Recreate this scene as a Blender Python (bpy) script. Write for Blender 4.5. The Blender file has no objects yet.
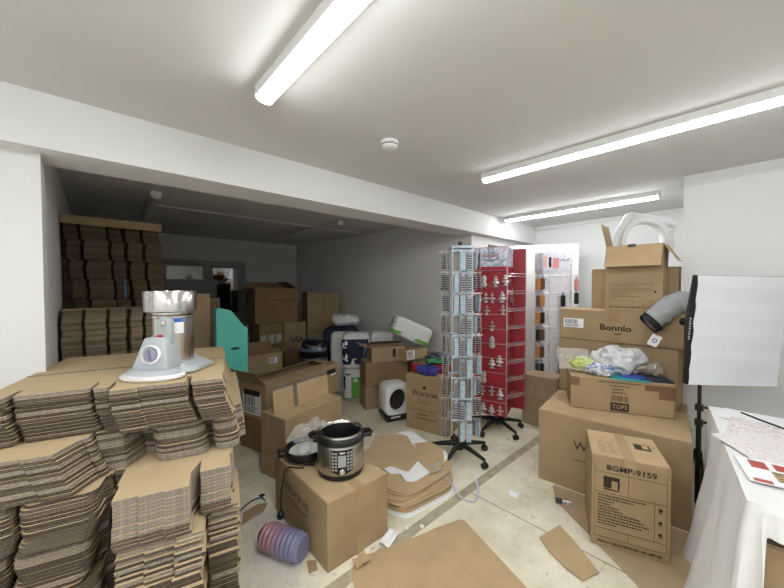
import bpy, bmesh, math, random
from mathutils import Vector, Matrix, noise, Euler
rnd = random.Random(7)
D = bpy.data
COL = bpy.context.scene.collection
PI = math.pi
def rad(a): return math.radians(a)

# ------------------------------------------------------------------ materials
MATS = {}
def pmat(name, col, rough=.6, metal=0., spec=.5, emit=None, estr=0., trans=0., alpha=1., ior=1.45, var=.0, vscale=8., bump=0., bscale=60., coat=0.):
    if name in MATS: return MATS[name]
    m = D.materials.new(name); m.use_nodes = True
    nt = m.node_tree; b = nt.nodes['Principled BSDF']
    b.inputs['Base Color'].default_value = (*col, 1)
    b.inputs['Roughness'].default_value = rough
    b.inputs['Metallic'].default_value = metal
    b.inputs['Specular IOR Level'].default_value = spec
    b.inputs['IOR'].default_value = ior
    b.inputs['Transmission Weight'].default_value = trans
    b.inputs['Alpha'].default_value = alpha
    b.inputs['Coat Weight'].default_value = coat
    if emit:
        b.inputs['Emission Color'].default_value = (*emit, 1)
        b.inputs['Emission Strength'].default_value = estr
    if var > 0 or bump > 0:
        tc = nt.nodes.new('ShaderNodeTexCoord')
        if var > 0:
            n = nt.nodes.new('ShaderNodeTexNoise'); n.inputs['Scale'].default_value = vscale
            n.inputs['Detail'].default_value = 6
            nt.links.new(tc.outputs['Object'], n.inputs['Vector'])
            r = nt.nodes.new('ShaderNodeValToRGB')
            r.color_ramp.elements[0].position = .3; r.color_ramp.elements[1].position = .7
            r.color_ramp.elements[0].color = (*[c*(1-var) for c in col], 1)
            r.color_ramp.elements[1].color = (*[min(1, c*(1+var)) for c in col], 1)
            nt.links.new(n.outputs['Fac'], r.inputs['Fac'])
            nt.links.new(r.outputs['Color'], b.inputs['Base Color'])
        if bump > 0:
            n2 = nt.nodes.new('ShaderNodeTexNoise'); n2.inputs['Scale'].default_value = bscale
            nt.links.new(tc.outputs['Object'], n2.inputs['Vector'])
            bp = nt.nodes.new('ShaderNodeBump'); bp.inputs['Strength'].default_value = bump
            bp.inputs['Distance'].default_value = .01
            nt.links.new(n2.outputs['Fac'], bp.inputs['Height'])
            nt.links.new(bp.outputs['Normal'], b.inputs['Normal'])
    MATS[name] = m
    return m

def edge_mat(name, lo, hi):
    """cut edge of corrugated board: fine dark flutes between paper liners"""
    m = D.materials.new(name); m.use_nodes = True
    nt = m.node_tree; b = nt.nodes['Principled BSDF']
    b.inputs['Roughness'].default_value = .9; b.inputs['Specular IOR Level'].default_value = .1
    tc = nt.nodes.new('ShaderNodeTexCoord')
    mp = nt.nodes.new('ShaderNodeMapping'); mp.inputs['Scale'].default_value = (120, 120, 500)
    n = nt.nodes.new('ShaderNodeTexNoise'); n.inputs['Scale'].default_value = 1; n.inputs['Detail'].default_value = 3
    r = nt.nodes.new('ShaderNodeValToRGB')
    r.color_ramp.elements[0].position = .35; r.color_ramp.elements[1].position = .65
    r.color_ramp.elements[0].color = (*lo, 1); r.color_ramp.elements[1].color = (*hi, 1)
    nt.links.new(tc.outputs['Object'], mp.inputs['Vector']); nt.links.new(mp.outputs['Vector'], n.inputs['Vector'])
    nt.links.new(n.outputs['Fac'], r.inputs['Fac']); nt.links.new(r.outputs['Color'], b.inputs['Base Color'])
    return m

def pattern_mat(name, cols, scale, rough=.5, kind='voronoi', stretch=(1, 1, 1), metal=0.):
    """printed pattern made of several flat inks"""
    m = D.materials.new(name); m.use_nodes = True
    nt = m.node_tree; b = nt.nodes['Principled BSDF']
    b.inputs['Roughness'].default_value = rough; b.inputs['Metallic'].default_value = metal
    tc = nt.nodes.new('ShaderNodeTexCoord')
    mp = nt.nodes.new('ShaderNodeMapping'); mp.inputs['Scale'].default_value = stretch
    nt.links.new(tc.outputs['Object'], mp.inputs['Vector'])
    r = nt.nodes.new('ShaderNodeValToRGB'); r.color_ramp.interpolation = 'CONSTANT'
    els = r.color_ramp.elements
    while len(els) < len(cols): els.new(.5)
    for i, c in enumerate(cols):
        els[i].position = i/len(cols); els[i].color = (*c, 1)
    if kind == 'voronoi':
        t = nt.nodes.new('ShaderNodeTexVoronoi'); t.inputs['Scale'].default_value = scale
        nt.links.new(mp.outputs['Vector'], t.inputs['Vector'])
        sep = nt.nodes.new('ShaderNodeSeparateColor'); nt.links.new(t.outputs['Color'], sep.inputs['Color'])
        nt.links.new(sep.outputs['Red'], r.inputs['Fac'])
    elif kind == 'noise':
        t = nt.nodes.new('ShaderNodeTexNoise'); t.inputs['Scale'].default_value = scale; t.inputs['Detail'].default_value = 2
        nt.links.new(mp.outputs['Vector'], t.inputs['Vector'])
        mr = nt.nodes.new('ShaderNodeMapRange'); mr.inputs['From Min'].default_value = .3; mr.inputs['From Max'].default_value = .7
        nt.links.new(t.outputs['Fac'], mr.inputs['Value']); nt.links.new(mr.outputs['Result'], r.inputs['Fac'])
    else:
        t = nt.nodes.new('ShaderNodeTexWave'); t.inputs['Scale'].default_value = scale; t.inputs['Distortion'].default_value = 0
        t.bands_direction = kind[-1]
        nt.links.new(mp.outputs['Vector'], t.inputs['Vector']); nt.links.new(t.outputs['Fac'], r.inputs['Fac'])
    nt.links.new(r.outputs['Color'], b.inputs['Base Color'])
    return m

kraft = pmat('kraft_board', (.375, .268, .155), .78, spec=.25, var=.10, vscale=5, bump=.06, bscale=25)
kraft_pale = pmat('kraft_board_pale', (.49, .355, .205), .78, spec=.25, var=.08, vscale=6)
kraft_dark = pmat('kraft_board_dark', (.27, .175, .095), .8, spec=.2, var=.12, vscale=5)
kraft_grey = pmat('kraft_board_greyish', (.34, .25, .16), .8, spec=.2, var=.12, vscale=5)
kraft_in = pmat('kraft_inside', (.33, .22, .12), .85, spec=.15, var=.08, vscale=7)
sheet_top = pmat('flat_carton_face', (.53, .405, .245), .8, spec=.2, var=.07, vscale=4)
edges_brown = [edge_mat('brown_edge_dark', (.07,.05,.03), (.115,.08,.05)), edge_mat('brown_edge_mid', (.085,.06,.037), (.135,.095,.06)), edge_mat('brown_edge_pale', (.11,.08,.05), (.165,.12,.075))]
edges_tan = [edge_mat('tan_edge_dark', (.13,.10,.066), (.26,.20,.135)), edge_mat('tan_edge_mid', (.19,.15,.10), (.33,.26,.18)), edge_mat('tan_edge_pale', (.26,.21,.145), (.42,.34,.24))]
edges = [edge_mat('flute_edge_dark', (.045, .036, .029), (.13, .104, .082)),
         edge_mat('flute_edge_mid', (.075, .06, .048), (.185, .15, .12)),
         edge_mat('flute_edge_pale', (.17, .145, .12), (.42, .37, .32))]
tape_m = pmat('brown_tape', (.33, .21, .10), .3, spec=.5)
tape_clear = pmat('clear_tape', (.43, .31, .17), .25, spec=.6)
tape_grey = pmat('grey_tape', (.20, .17, .13), .45)
black = pmat('black_plastic', (.012, .012, .013), .35)
black_matte = pmat('black_matte', (.015, .014, .014), .7)
ink = pmat('printed_ink', (.035, .024, .016), .75)
ink_soft = pmat('printed_ink_soft', (.15, .095, .05), .8)
white_pl = pmat('white_plastic', (.82, .83, .84), .35)
white_paper = pmat('white_paper', (.85, .86, .87), .7)
wall_m = pmat('white_wall_paint', (.82, .83, .83), .85, spec=.2, var=.02, vscale=1.5, bump=.03, bscale=120)
ceil_m = pmat('ceiling_paint', (.70, .70, .685), .9, spec=.2, var=.03, vscale=1.2)
alc_wall = pmat('alcove_wall_paint', (.84, .83, .83), .9, spec=.2, var=.04, vscale=1.5)
trim_white = pmat('trim_gloss', (.80, .80, .79), .4)
steel = pmat('stainless_steel', (.62, .60, .58), .22, metal=1.)
brushed = pmat('brushed_steel', (.50, .48, .46), .33, metal=1.)
wire_m = pmat('silver_wire', (.62, .62, .64), .3, metal=.8)
grey_pl = pmat('light_grey_plastic', (.46, .49, .52), .4)
grey_pl2 = pmat('grey_enamel', (.42, .46, .48), .4)
navy = pmat('navy_plastic_film', (.012, .017, .05), .3)
green_ink = pmat('green_print', (.13, .38, .06), .4)
red_pl = pmat('red_plastic', (.55, .03, .03), .4)
strap_m = pmat('blue_white_strap', (.42, .46, .62), .4)
clear_film = pmat('clear_plastic_film', (.9, .92, .92), .12, trans=.0, alpha=.28, spec=.8)

# ------------------------------------------------------------------ mesh helper 
class MB:
    def __init__(s): s.v = []; s.f = []; s.mi = []
    def add(s, vs, fs, mi=0):
        o = len(s.v); s.v += [tuple(p) for p in vs]
        for f in fs: s.f.append([i+o for i in f]); s.mi.append(mi)
        return s
    def box(s, x0, y0, z0, x1, y1, z1, mi=0, M=None):
        vs = [Vector(p) for p in ((x0,y0,z0),(x1,y0,z0),(x1,y1,z0),(x0,y1,z0),(x0,y0,z1),(x1,y0,z1),(x1,y1,z1),(x0,y1,z1))]
        if M: vs = [M @ p for p in vs]
        return s.add(vs, [(3,2,1,0),(4,5,6,7),(0,1,5,4),(1,2,6,5),(2,3,7,6),(3,0,4,7)], mi)
    def cbox(s, c, d, mi=0, rot=None):
        M = Matrix.Translation(c) @ (Euler(rot).to_matrix().to_4x4() if rot else Matrix())
        return s.box(-d[0]/2, -d[1]/2, -d[2]/2, d[0]/2, d[1]/2, d[2]/2, mi, M)
    def prism(s, poly, z0, z1, mi_cap=0, mi_side=None, M=None):
        n = len(poly); mi_side = mi_cap if mi_side is None else mi_side
        vs = [Vector((x, y, z0)) for x, y in poly] + [Vector((x, y, z1)) for x, y in poly]
        if M: vs = [M @ p for p in vs]
        o = len(s.v); s.add(vs, [list(range(n))[::-1], list(range(n, 2*n))], mi_cap)
        for i in range(n):
            j = (i+1) % n; s.f.append([o+i, o+j, o+n+j, o+n+i]); s.mi.append(mi_side)
        return s
    def tube(s, path, r, n=8, mi=0, cap=True):
        P = [Vector(p) for p in path]; m = len(P)
        rs = r if isinstance(r, (list, tuple)) else [r]*m
        o = len(s.v); prev = None
        for i, p in enumerate(P):
            t = (P[min(i+1, m-1)] - P[max(i-1, 0)])
            if t.length < 1e-9: t = Vector((0,0,1))
            t.normalize()
            if prev is None:
                a = Vector((0,0,1)) if abs(t.z) < .9 else Vector((1,0,0))
                u = t.cross(a).normalized()
            else:
                u = (prev - t*prev.dot(t))
                u = u.normalized() if u.length > 1e-6 else t.cross(Vector((0,0,1))).normalized()
            prev = u; w = t.cross(u)
            for k in range(n):
                a = 2*PI*k/n
                s.v.append(tuple(p + (u*math.cos(a) + w*math.sin(a))*rs[i]))
        for i in range(m-1):
            for k in range(n):
                q = (k+1) % n
                s.f.append([o+i*n+k, o+i*n+q, o+(i+1)*n+q, o+(i+1)*n+k]); s.mi.append(mi)
        if cap:
            s.f.append([o+k for k in range(n)][::-1]); s.mi.append(mi)
            s.f.append([o+(m-1)*n+k for k in range(n)]); s.mi.append(mi)
        return s
    def lathe(s, prof, n=32, mi=0, M=None, sx=1., sy=1.):
        o = len(s.v); m = len(prof)
        for r, z in prof:
            for k in range(n):
                a = 2*PI*k/n; p = Vector((r*math.cos(a)*sx, r*math.sin(a)*sy, z))
                s.v.append(tuple(M @ p if M else p))
        for i in range(m-1):
            for k in range(n):
                q = (k+1) % n
                s.f.append([o+i*n+k, o+i*n+q, o+(i+1)*n+q, o+(i+1)*n+k]); s.mi.append(mi)
        return s
    def build(s, name, mats, parent=None, loc=None, rot=None, smooth=False, bevel=0., seg=2, weld=False):
        me = D.meshes.new(name); me.from_pydata(s.v, [], s.f)
        if not isinstance(mats, (list, tuple)): mats = [mats]
        for m in mats: me.materials.append(m)
        for p, mi in zip(me.polygons, s.mi): p.material_index = mi
        bm = bmesh.new(); bm.from_mesh(me)
        if weld: bmesh.ops.remove_doubles(bm, verts=bm.verts, dist=1e-5)
        bmesh.ops.recalc_face_normals(bm, faces=bm.faces)
        if bevel > 0:
            es = [e for e in bm.edges if len(e.link_faces) == 2 and e.calc_face_angle(0) > .5]
            bmesh.ops.bevel(bm, geom=es, offset=bevel, segments=seg, affect='EDGES', profile=.5)
        bm.to_mesh(me); bm.free()
        if smooth:
            me.polygons.foreach_set('use_smooth', [True]*len(me.polygons))
            try: me.set_sharp_from_angle(angle=rad(40))
            except Exception: pass
        me.update()
        o = D.objects.new(name, me); COL.objects.link(o)
        if parent: o.parent = parent
        if loc is not None: o.location = loc
        if rot is not None: o.rotation_euler = rot
        return o

def thing(name, label, cat, loc=(0,0,0), rz=0., group=None, rot=None):
    o = D.objects.new(name, None); COL.objects.link(o)
    o.empty_display_size = .05
    o.location = loc; o.rotation_euler = rot if rot else (0, 0, rad(rz))
    o['label'] = label; o['category'] = cat
    if group: o['group'] = group
    return o
def tag(o, label, cat, group=None):
    o['label'] = label; o['category'] = cat
    if group: o['group'] = group
    return o
def struct(o): o['kind'] = 'structure'; return o

def text(name, body, size, mat, parent, loc, rot=(0,0,0), depth=.0006, align='CENTER', sx=1., bold=0.):
    cu = D.curves.new('tmp_text', 'FONT'); cu.body = body; cu.size = size
    cu.align_x = align; cu.align_y = 'CENTER'; cu.extrude = depth; cu.resolution_u = 2; cu.offset = bold
    t = D.objects.new('tmp_text', cu); COL.objects.link(t)
    bpy.context.view_layer.update()
    me = D.meshes.new_from_object(t.evaluated_get(bpy.context.evaluated_depsgraph_get()))
    D.objects.remove(t); D.curves.remove(cu)
    me.materials.clear(); me.materials.append(mat)
    o = D.objects.new(name, me); COL.objects.link(o); o.parent = parent
    o.location = loc; o.rotation_euler = rot; o.scale = (sx, 1, 1)
    return o
FRONT = (PI/2, 0, 0)                       # lettering on the local -y side of a thing

def crumple(o, amp, scale, seed, cuts=0):
    bm = bmesh.new(); bm.from_mesh(o.data)
    if cuts: bmesh.ops.subdivide_edges(bm, edges=[e for e in bm.edges if e.calc_length() > .05], cuts=cuts, use_grid_fill=True)
    bm.normal_update()
    off = Vector((seed*3.1, seed*1.7, seed*.9))
    for v in bm.verts:
        v.co += v.normal * amp * noise.noise(v.co*scale + off)
    bm.to_mesh(o.data); bm.free(); o.data.update()
    return o

# ------------------------------------------------------------------ cartons
def carton(label, fl, rz, w, d, h, z0=0., mat=None, mat_top=None, seam='x', tape=None, group=None, flaps=None, cat='box', name='cardboard_box', dent=.003, seed=1, tabs=.06):
    """closed (flaps=None) or open carton. fl = its front left bottom corner, rz turns local +x along the front face.
       flaps: {'front'|'back'|'left'|'right': (angle from upright, outward positive, length)}"""
    mat = mat or kraft; mat_top = mat_top or mat
    c, s_ = math.cos(rad(rz)), math.sin(rad(rz))
    ctr = (fl[0] + c*w/2 - s_*d/2, fl[1] + s_*w/2 + c*d/2, z0)
    t = thing(name, label, cat, ctr, rz, group)
    W, Dp = w/2, d/2
    if flaps is None:
        b = MB().box(-W, -Dp, 0, W, Dp, h-.006).build('box_body', mat, t, bevel=.004)
        crumple(b, dent, 4., seed, 4)
        if seam == 'x':
            fa = MB().box(-W+.003, -Dp+.002, h-.006, W-.003, -.0015, h); fb = MB().box(-W+.003, .0015, h-.006, W-.003, Dp-.002, h)
        else:
            fa = MB().box(-W+.003, -Dp+.002, h-.006, -.0015, Dp-.002, h); fb = MB().box(.0015, -Dp+.002, h-.006, W-.003, Dp-.002, h)
        fa.build('top_flap', mat_top, t, bevel=.0015, seg=1); fb.build('top_flap', mat_top, t, bevel=.0015, seg=1)
        if tape:
            tb = MB()
            e = .0045
            if seam == 'x':
                tb.box(-W-.001, -.027, h, W+.001, .027, h+.001)
                tb.box(-W-e, -.027, h-tabs, -W+.001, .027, h+.001); tb.box(W-.001, -.027, h-tabs, W+e, .027, h+.001)
            else:
                tb.box(-.027, -Dp-.001, h, .027, Dp+.001, h+.001)
                tb.box(-.027, -Dp-e, h-tabs, .027, -Dp+.001, h+.001); tb.box(-.027, Dp-.001, h-tabs, .027, Dp+e, h+.001)
            tb.build('packing_tape', tape, t)
    else:
        q = .006
        b = MB()
        b.box(-W, -Dp, 0, W, Dp, q, 0)
        b.box(-W, -Dp, q, W, -Dp+q, h, 0); b.box(-W, Dp-q, q, W, Dp, h, 0)
        b.box(-W, -Dp+q, q, -W+q, Dp-q, h, 0); b.box(W-q, -Dp+q, q, W, Dp-q, h, 0)
        b.build('box_body', mat, t)
        for side, (ang, ln) in flaps.items():
            if side in ('front', 'back'):
                sg = -1 if side == 'front' else 1
                m = MB().box(-W+.004, -.002, 0, W-.004, .002, ln)
                o = m.build('flap', mat_top, t, loc=(0, sg*(Dp-.003), h), rot=(-sg*rad(ang), 0, 0))
            else:
                sg = -1 if side == 'left' else 1
                m = MB().box(-.002, -Dp+.004, 0, .002, Dp-.004, ln)
                o = m.build('flap', mat_top, t, loc=(sg*(W-.003), 0, h), rot=(0, sg*rad(ang), 0))
    t['_d'] = d
    del t['_d']
    return t
def sticker(parent, x, z, w, h, d, mat=None, name='sticker', bars=True, side='front', ink_m=None):
    """paper label stuck on the front (local -y) or the left / top face; d = distance of that face from the axis"""
    m = MB()
    def B(x0, z0, x1, z1, k, mi):
        if side == 'front': m.box(x0, -d-.0045-k, z0, x1, -d-.003, z1, mi)
        elif side == 'left': m.box(-d-.0045-k, -x1, z0, -d-.003, -x0, z1, mi)
        else: m.box(x0, z0, d+.0002, x1, z1, d+.001+k, mi)
    B(x-w/2, z-h/2, x+w/2, z+h/2, 0, 0)
    if bars:
        r = random.Random(int(w*1000+h*777)); xx = x-w*.42
        while xx < x+w*.2:
            bw = r.uniform(.004, .012)*w*8
            B(xx, z-h*.1, xx+bw*.5, z+h*.38, .0004, 1); xx += bw
        for k in range(3): B(x-w*.42, z-h*(.2+.1*k), x+w*(.1+.3*r.random()), z-h*(.16+.1*k), .0004, 1)
    return m.build(name, [mat or white_paper, ink_m or ink], parent)
def textlines(parent, x0, z_top, widths, size, gap, d, mat, name='printed_lines', seed=3):
    """rows of print too small to read, on the local -y face"""
    m = MB(); r = random.Random(seed)
    for i, wd in enumerate(widths):
        z = z_top - i*gap; x = x0
        while x < x0+wd:
            l = r.uniform(.6, 2.2)*size
            m.box(x, -d-.0048, z-size*.3, min(x+l, x0+wd), -d-.003, z+size*.3); x += l+size*.45
    return m.build(name, mat, parent)

# ------------------------------------------------------------------ setting
def slab(name, x0, y0, z0, x1, y1, z1, mat):
    return struct(MB().box(x0, y0, z0, x1, y1, z1).build(name, mat))
# concrete floor
fm = D.materials.new('concrete_floor'); fm.use_nodes = True
nt = fm.node_tree; bs = nt.nodes['Principled BSDF']; L = nt.links.new
tc = nt.nodes.new('ShaderNodeTexCoord')
n1 = nt.nodes.new('ShaderNodeTexNoise'); n1.inputs['Scale'].default_value = 3.2; n1.inputs['Detail'].default_value = 9; n1.inputs['Roughness'].default_value = .65
L(tc.outputs['Object'], n1.inputs['Vector'])
r1 = nt.nodes.new('ShaderNodeValToRGB')
r1.color_ramp.elements[0].position = .3; r1.color_ramp.elements[0].color = (.60, .545, .41, 1)
r1.color_ramp.elements[1].position = .66; r1.color_ramp.elements[1].color = (.85, .80, .65, 1)
L(n1.outputs['Fac'], r1.inputs['Fac'])
n2 = nt.nodes.new('ShaderNodeTexNoise'); n2.inputs['Scale'].default_value = 17; n2.inputs['Detail'].default_value = 3
L(tc.outputs['Object'], n2.inputs['Vector'])
r2 = nt.nodes.new('ShaderNodeValToRGB')
r2.color_ramp.elements[0].position = .645; r2.color_ramp.elements[0].color = (0, 0, 0, 1)
r2.color_ramp.elements[1].position = .72; r2.color_ramp.elements[1].color = (.7, .7, .7, 1)
L(n2.outputs['Fac'], r2.inputs['Fac'])
mx = nt.nodes.new('ShaderNodeMix'); mx.data_type = 'RGBA'
L(r2.outputs['Color'], mx.inputs['Factor']); L(r1.outputs['Color'], mx.inputs['A']); mx.inputs['B'].default_value = (.38, .33, .23, 1)
L(mx.outputs['Result'], bs.inputs['Base Color']); bs.inputs['Roughness'].default_value = .75; bs.inputs['Specular IOR Level'].default_value = .3
bp = nt.nodes.new('ShaderNodeBump'); bp.inputs['Strength'].default_value = .12; bp.inputs['Distance'].default_value = .01
L(n1.outputs['Fac'], bp.inputs['Height']); L(bp.outputs['Normal'], bs.inputs['Normal'])

RX0, RY0, H = -1.7, -2.6, 2.4
slab('floor', RX0-.2, RY0-.2, -.12, 5.4, 7.4, 0, fm)
slab('ceiling', RX0-.2, RY0-.2, H, 5.4, 5.5, H+.15, ceil_m)
struct(MB().box(-.5, 5.5, 2.45, 3.7, 7.4, 2.6).box(-.5, 5.47, H, 3.7, 5.5, 2.6).build('trim_1', alc_wall))
# downstand beam, pillar, column
slab('trim_2', RX0, 2.222, 2.144, 5.05, 2.53, H, wall_m)
slab('wall_left', RX0, 2.335, 0, -.184, 2.53, 2.144, wall_m)
struct(MB().box(-.39, 2.53, 0, -.2, 7.3, 2.45).build('wall_alcove_left', alc_wall))
slab('wall_back', -.39, 7.11, 0, 3.68, 7.3, 2.46, alc_wall)
struct(MB().box(3.476, 2.53, .93, 3.65, 7.2, 2.46).box(3.462, 2.53, 0, 3.65, 7.2, .93).build('wall_alcove_right', alc_wall))
struct(MB().box(3.476, 2.335, 0, 3.80, 2.53, 2.144).box(3.80, 2.335, 2.09, 4.36, 2.53, 2.144).box(4.36, 2.335, 0, 5.05, 2.53, 2.144).build('wall_pillar', wall_m))
struct(MB().box(3.80, 2.325, 0, 3.84, 2.54, 2.09).box(4.32, 2.325, 0, 4.36, 2.54, 2.09).box(3.84, 2.325, 2.05, 4.32, 2.54, 2.09).build('trim_3', trim_white, bevel=.004))
struct(MB().box(3.66, 2.53, 0, 3.76, 3.9, 2.4).box(4.5, 2.53, 0, 4.6, 3.9, 2.4).box(3.66, 3.8, 0, 4.6, 3.9, 2.4).build('wall_passage', alc_wall))
slab('wall_far', 5.03, -2.8, 0, 5.2, 2.6, H, wall_m)
slab('trim_4', 5.005, .3, 2.355, 5.03, 2.222, H, trim_white)
slab('wall_right', 3.60, -2.8, 0, 5.03, .373, H, wall_m)
slab('trim_5', 3.592, -2.6, 2.315, 3.60, .373, H, wall_m)
slab('wall_rear', RX0-.2, RY0-.2, 0, 5.1, RY0, H, wall_m)
slab('wall_side', RX0-.2, RY0-.2, 0, RX0, 2.53, H, wall_m)
# filled channel and saw cut in the concrete
chan = pmat('channel_filler', (.41, .355, .25), .85, var=.2, vscale=12)
struct(MB().box(.2, 1.332, 0, 4.2, 1.398, .0012).build('trim_6', chan))
struct(MB().add([(1.99,1.33,.0008),(1.996,1.33,.0008),(2.05,-.3,.0008),(2.044,-.3,.0008)], [(0,1,2,3)]).build('trim_7', pmat('saw_cut', (.16,.13,.085), .9)))
# white door standing ajar at the passage
da = math.degrees(math.atan2(1.52-2.25, 4.72-4.29))
dr = D.objects.new('door_1', None); COL.objects.link(dr); dr.location = (4.29, 2.25, 0); dr.rotation_euler = (0, 0, rad(da)); struct(dr)
MB().box(0, -.02, .008, .85, .02, 2.06).build('door_leaf', pmat('door_paint', (.84, .84, .82), .5), dr, bevel=.003)
hb = MB(); hb.tube([(.79,-.02,1.0),(.79,-.06,1.0),(.69,-.06,1.0)], .009, 10); hb.build('door_handle', steel, dr, smooth=True)
# alcove window
wn = D.objects.new('window_1', None); COL.objects.link(wn); wn.location = (1.60, 7.11, 1.42); struct(wn)
fr = MB()
fr.box(-.72,-.05,-.58,.72,0,-.5).box(-.72,-.05,.5,.72,0,.58).box(-.72,-.05,-.5,-.64,0,.5).box(.64,-.05,-.5,.72,0,.5).box(-.05,-.05,-.5,.05,0,.5)
fr.box(.05,-.065,.44,.64,0,.5).box(.05,-.065,-.5,.64,0,-.44).box(.05,-.065,-.44,.11,0,.44).box(.58,-.065,-.44,.64,0,.44)
fr.build('window_frame', pmat('window_frame_grey', (.42,.42,.42), .5), wn, bevel=.004)
glass = pmat('dark_window_glass', (.01,.011,.012), .03, spec=1., ior=1.9)
MB().box(-.64,-.025,-.5,-.05,-.015,.5).build('window_pane', glass, wn)
MB().box(.11,-.04,-.44,.58,-.03,.44).build('window_pane', glass, wn)
struct(MB().box(.80, 7.0, .80, 2.40, 7.11, .84).build('trim_8', pmat('window_sill', (.42,.42,.42), .5)))

# ------------------------------------------------------------------ ceiling lights
lit = pmat('lit_diffuser', (.9,.9,.9), .5, emit=(.985, 1., 1.005), estr=41.)
lit_dim = pmat('dimmed_lit_diffuser', (.9,.9,.9), .5, emit=(.985, 1., 1.005), estr=24.)  # emission lowered so the right wall renders less bright
unlit = pmat('unlit_diffuser', (.62,.62,.60), .45)
def batten(x, y0, y1, z, label, on, group, rz=0, dif=None):
    ln = y1-y0
    t = thing('ceiling_light', label, 'ceiling light', (x, (y0+y1)/2, z), rz, group)
    h = ln/2
    MB().box(-.041,-h+.006,-.047,.041,h-.006,0).build('housing', trim_white, t, bevel=.004)
    p = []
    for k in range(9):
        a = PI*k/8; p.append((.038*math.cos(a), -.044-.026*math.sin(a)))
    M = Matrix(((1,0,0,0),(0,0,1,0),(0,1,0,0),(0,0,0,1)))
    MB().prism(p, -h+.008, h-.008, 0, 0, M).build('diffuser', (dif or lit) if on else unlit, t)
    for sg in (-1, 1):
        q = [(x_*1.1, z_*1.03) for x_, z_ in p] + [(-.042,-.002),(.042,-.002)]
        MB().prism(q, sg*h-.004, sg*h+.004, 0, 0, M).build('end_cap', trim_white, t)
    if on: MB().cbox((-.0405,.12,-.02),(.002,.006,.006)).build('indicator_light', pmat('green_led',(.05,.6,.1),.4,emit=(.1,1,.2),estr=2.), t)
    return t
G = 'ceiling batten lights'
batten(-.65, -2.35, -.80, H, 'added unseen lit batten light nearest the rear wall, left of two', True, G)  # added lamp behind the camera, brightens the beam and stack fronts
batten(1.05, -2.35, -.80, H, 'added unseen lit batten light nearest the rear wall, right of two', True, G)  # its added twin, also out of view, sends light into the alcove
batten(-1.12, -.34, 1.50, H, 'added unseen lit batten light over the left end of the room, left of the stacked flat cartons', True, G)  # added out of view to lift the dim left side
batten(.585, -.34, 1.50, H, 'lit batten light nearest the camera, above the stacked flat cartons', True, G)
batten(2.335, -.40, 1.45, H, 'long lit batten light on the ceiling above the tall model-number box and covered table', True, G, 0, lit_dim)
batten(3.98, .585, 2.14, H, 'lit batten light farthest back, above the white plastic ring and open box', True, G)
batten(.47, 3.78, 5.3, H, 'unlit batten light in the dark alcove above the tall carton stacks', False, G, -2)
batten(2.52, 3.76, 5.4, H, 'unlit batten light in the dark alcove near its right wall', False, G, -2)
# conduit on the alcove ceiling and smoke detector
tag(MB().tube([(.5,4.40,2.393),(1.6,4.41,2.393),(3.4,4.44,2.393)], .008, 8).build('ceiling_conduit', trim_white, smooth=True), 'thin white cable conduit running across the dark alcove ceiling', 'conduit')
sd = thing('smoke_detector', 'round white smoke detector on the ceiling in front of the beam', 'smoke detector', (1.375, 1.525, H))
MB().lathe([(.052,-.018),(.055,-.012),(.055,0)], 32).build('mounting_base', white_pl, sd, smooth=True)
MB().lathe([(.047,-.03),(.047,-.017)], 32).build('vent_band', pmat('grey_vent',(.3,.3,.31),.6), sd, smooth=True)
MB().lathe([(.0,-.046),(.035,-.045),(.047,-.038),(.051,-.03),(.051,-.026),(.046,-.026)], 32).build('cover', white_pl, sd, smooth=True)

# ------------------------------------------------------------------ camera and exposure
cam = D.cameras.new('camera'); co = D.objects.new('camera', cam); COL.objects.link(co)
yaw, pit, rol = rad(42.421), rad(-1.369), rad(.055)
f = Vector((math.sin(yaw)*math.cos(pit), math.cos(yaw)*math.cos(pit), math.sin(pit)))
rr = Vector((math.cos(yaw), -math.sin(yaw), 0)); dd = f.cross(rr)
r_ = rr*math.cos(rol) + dd*math.sin(rol); d_ = f.cross(r_)
Mx = Matrix((( r_.x, -d_.x, -f.x), (r_.y, -d_.y, -f.y), (r_.z, -d_.z, -f.z)))
co.matrix_world = Matrix.Translation((0, 0, 1.5)) @ Mx.to_4x4()
cam.sensor_width = 36; cam.sensor_fit = 'HORIZONTAL'; cam.lens = 36*325.58/784; cam.clip_start = .02
sc = bpy.context.scene; sc.camera = co
sc.view_settings.view_transform = 'Standard'; sc.view_settings.look = 'None'
sc.view_settings.gamma = 1; sc.view_settings.use_curve_mapping = False
sc.view_settings.exposure = .06
w = D.worlds.new('world'); sc.world = w; w.use_nodes = True
w.node_tree.nodes['Background'].inputs['Color'].default_value = (.02, .02, .02, 1)
w.node_tree.nodes['Background'].inputs['Strength'].default_value = .5

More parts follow.
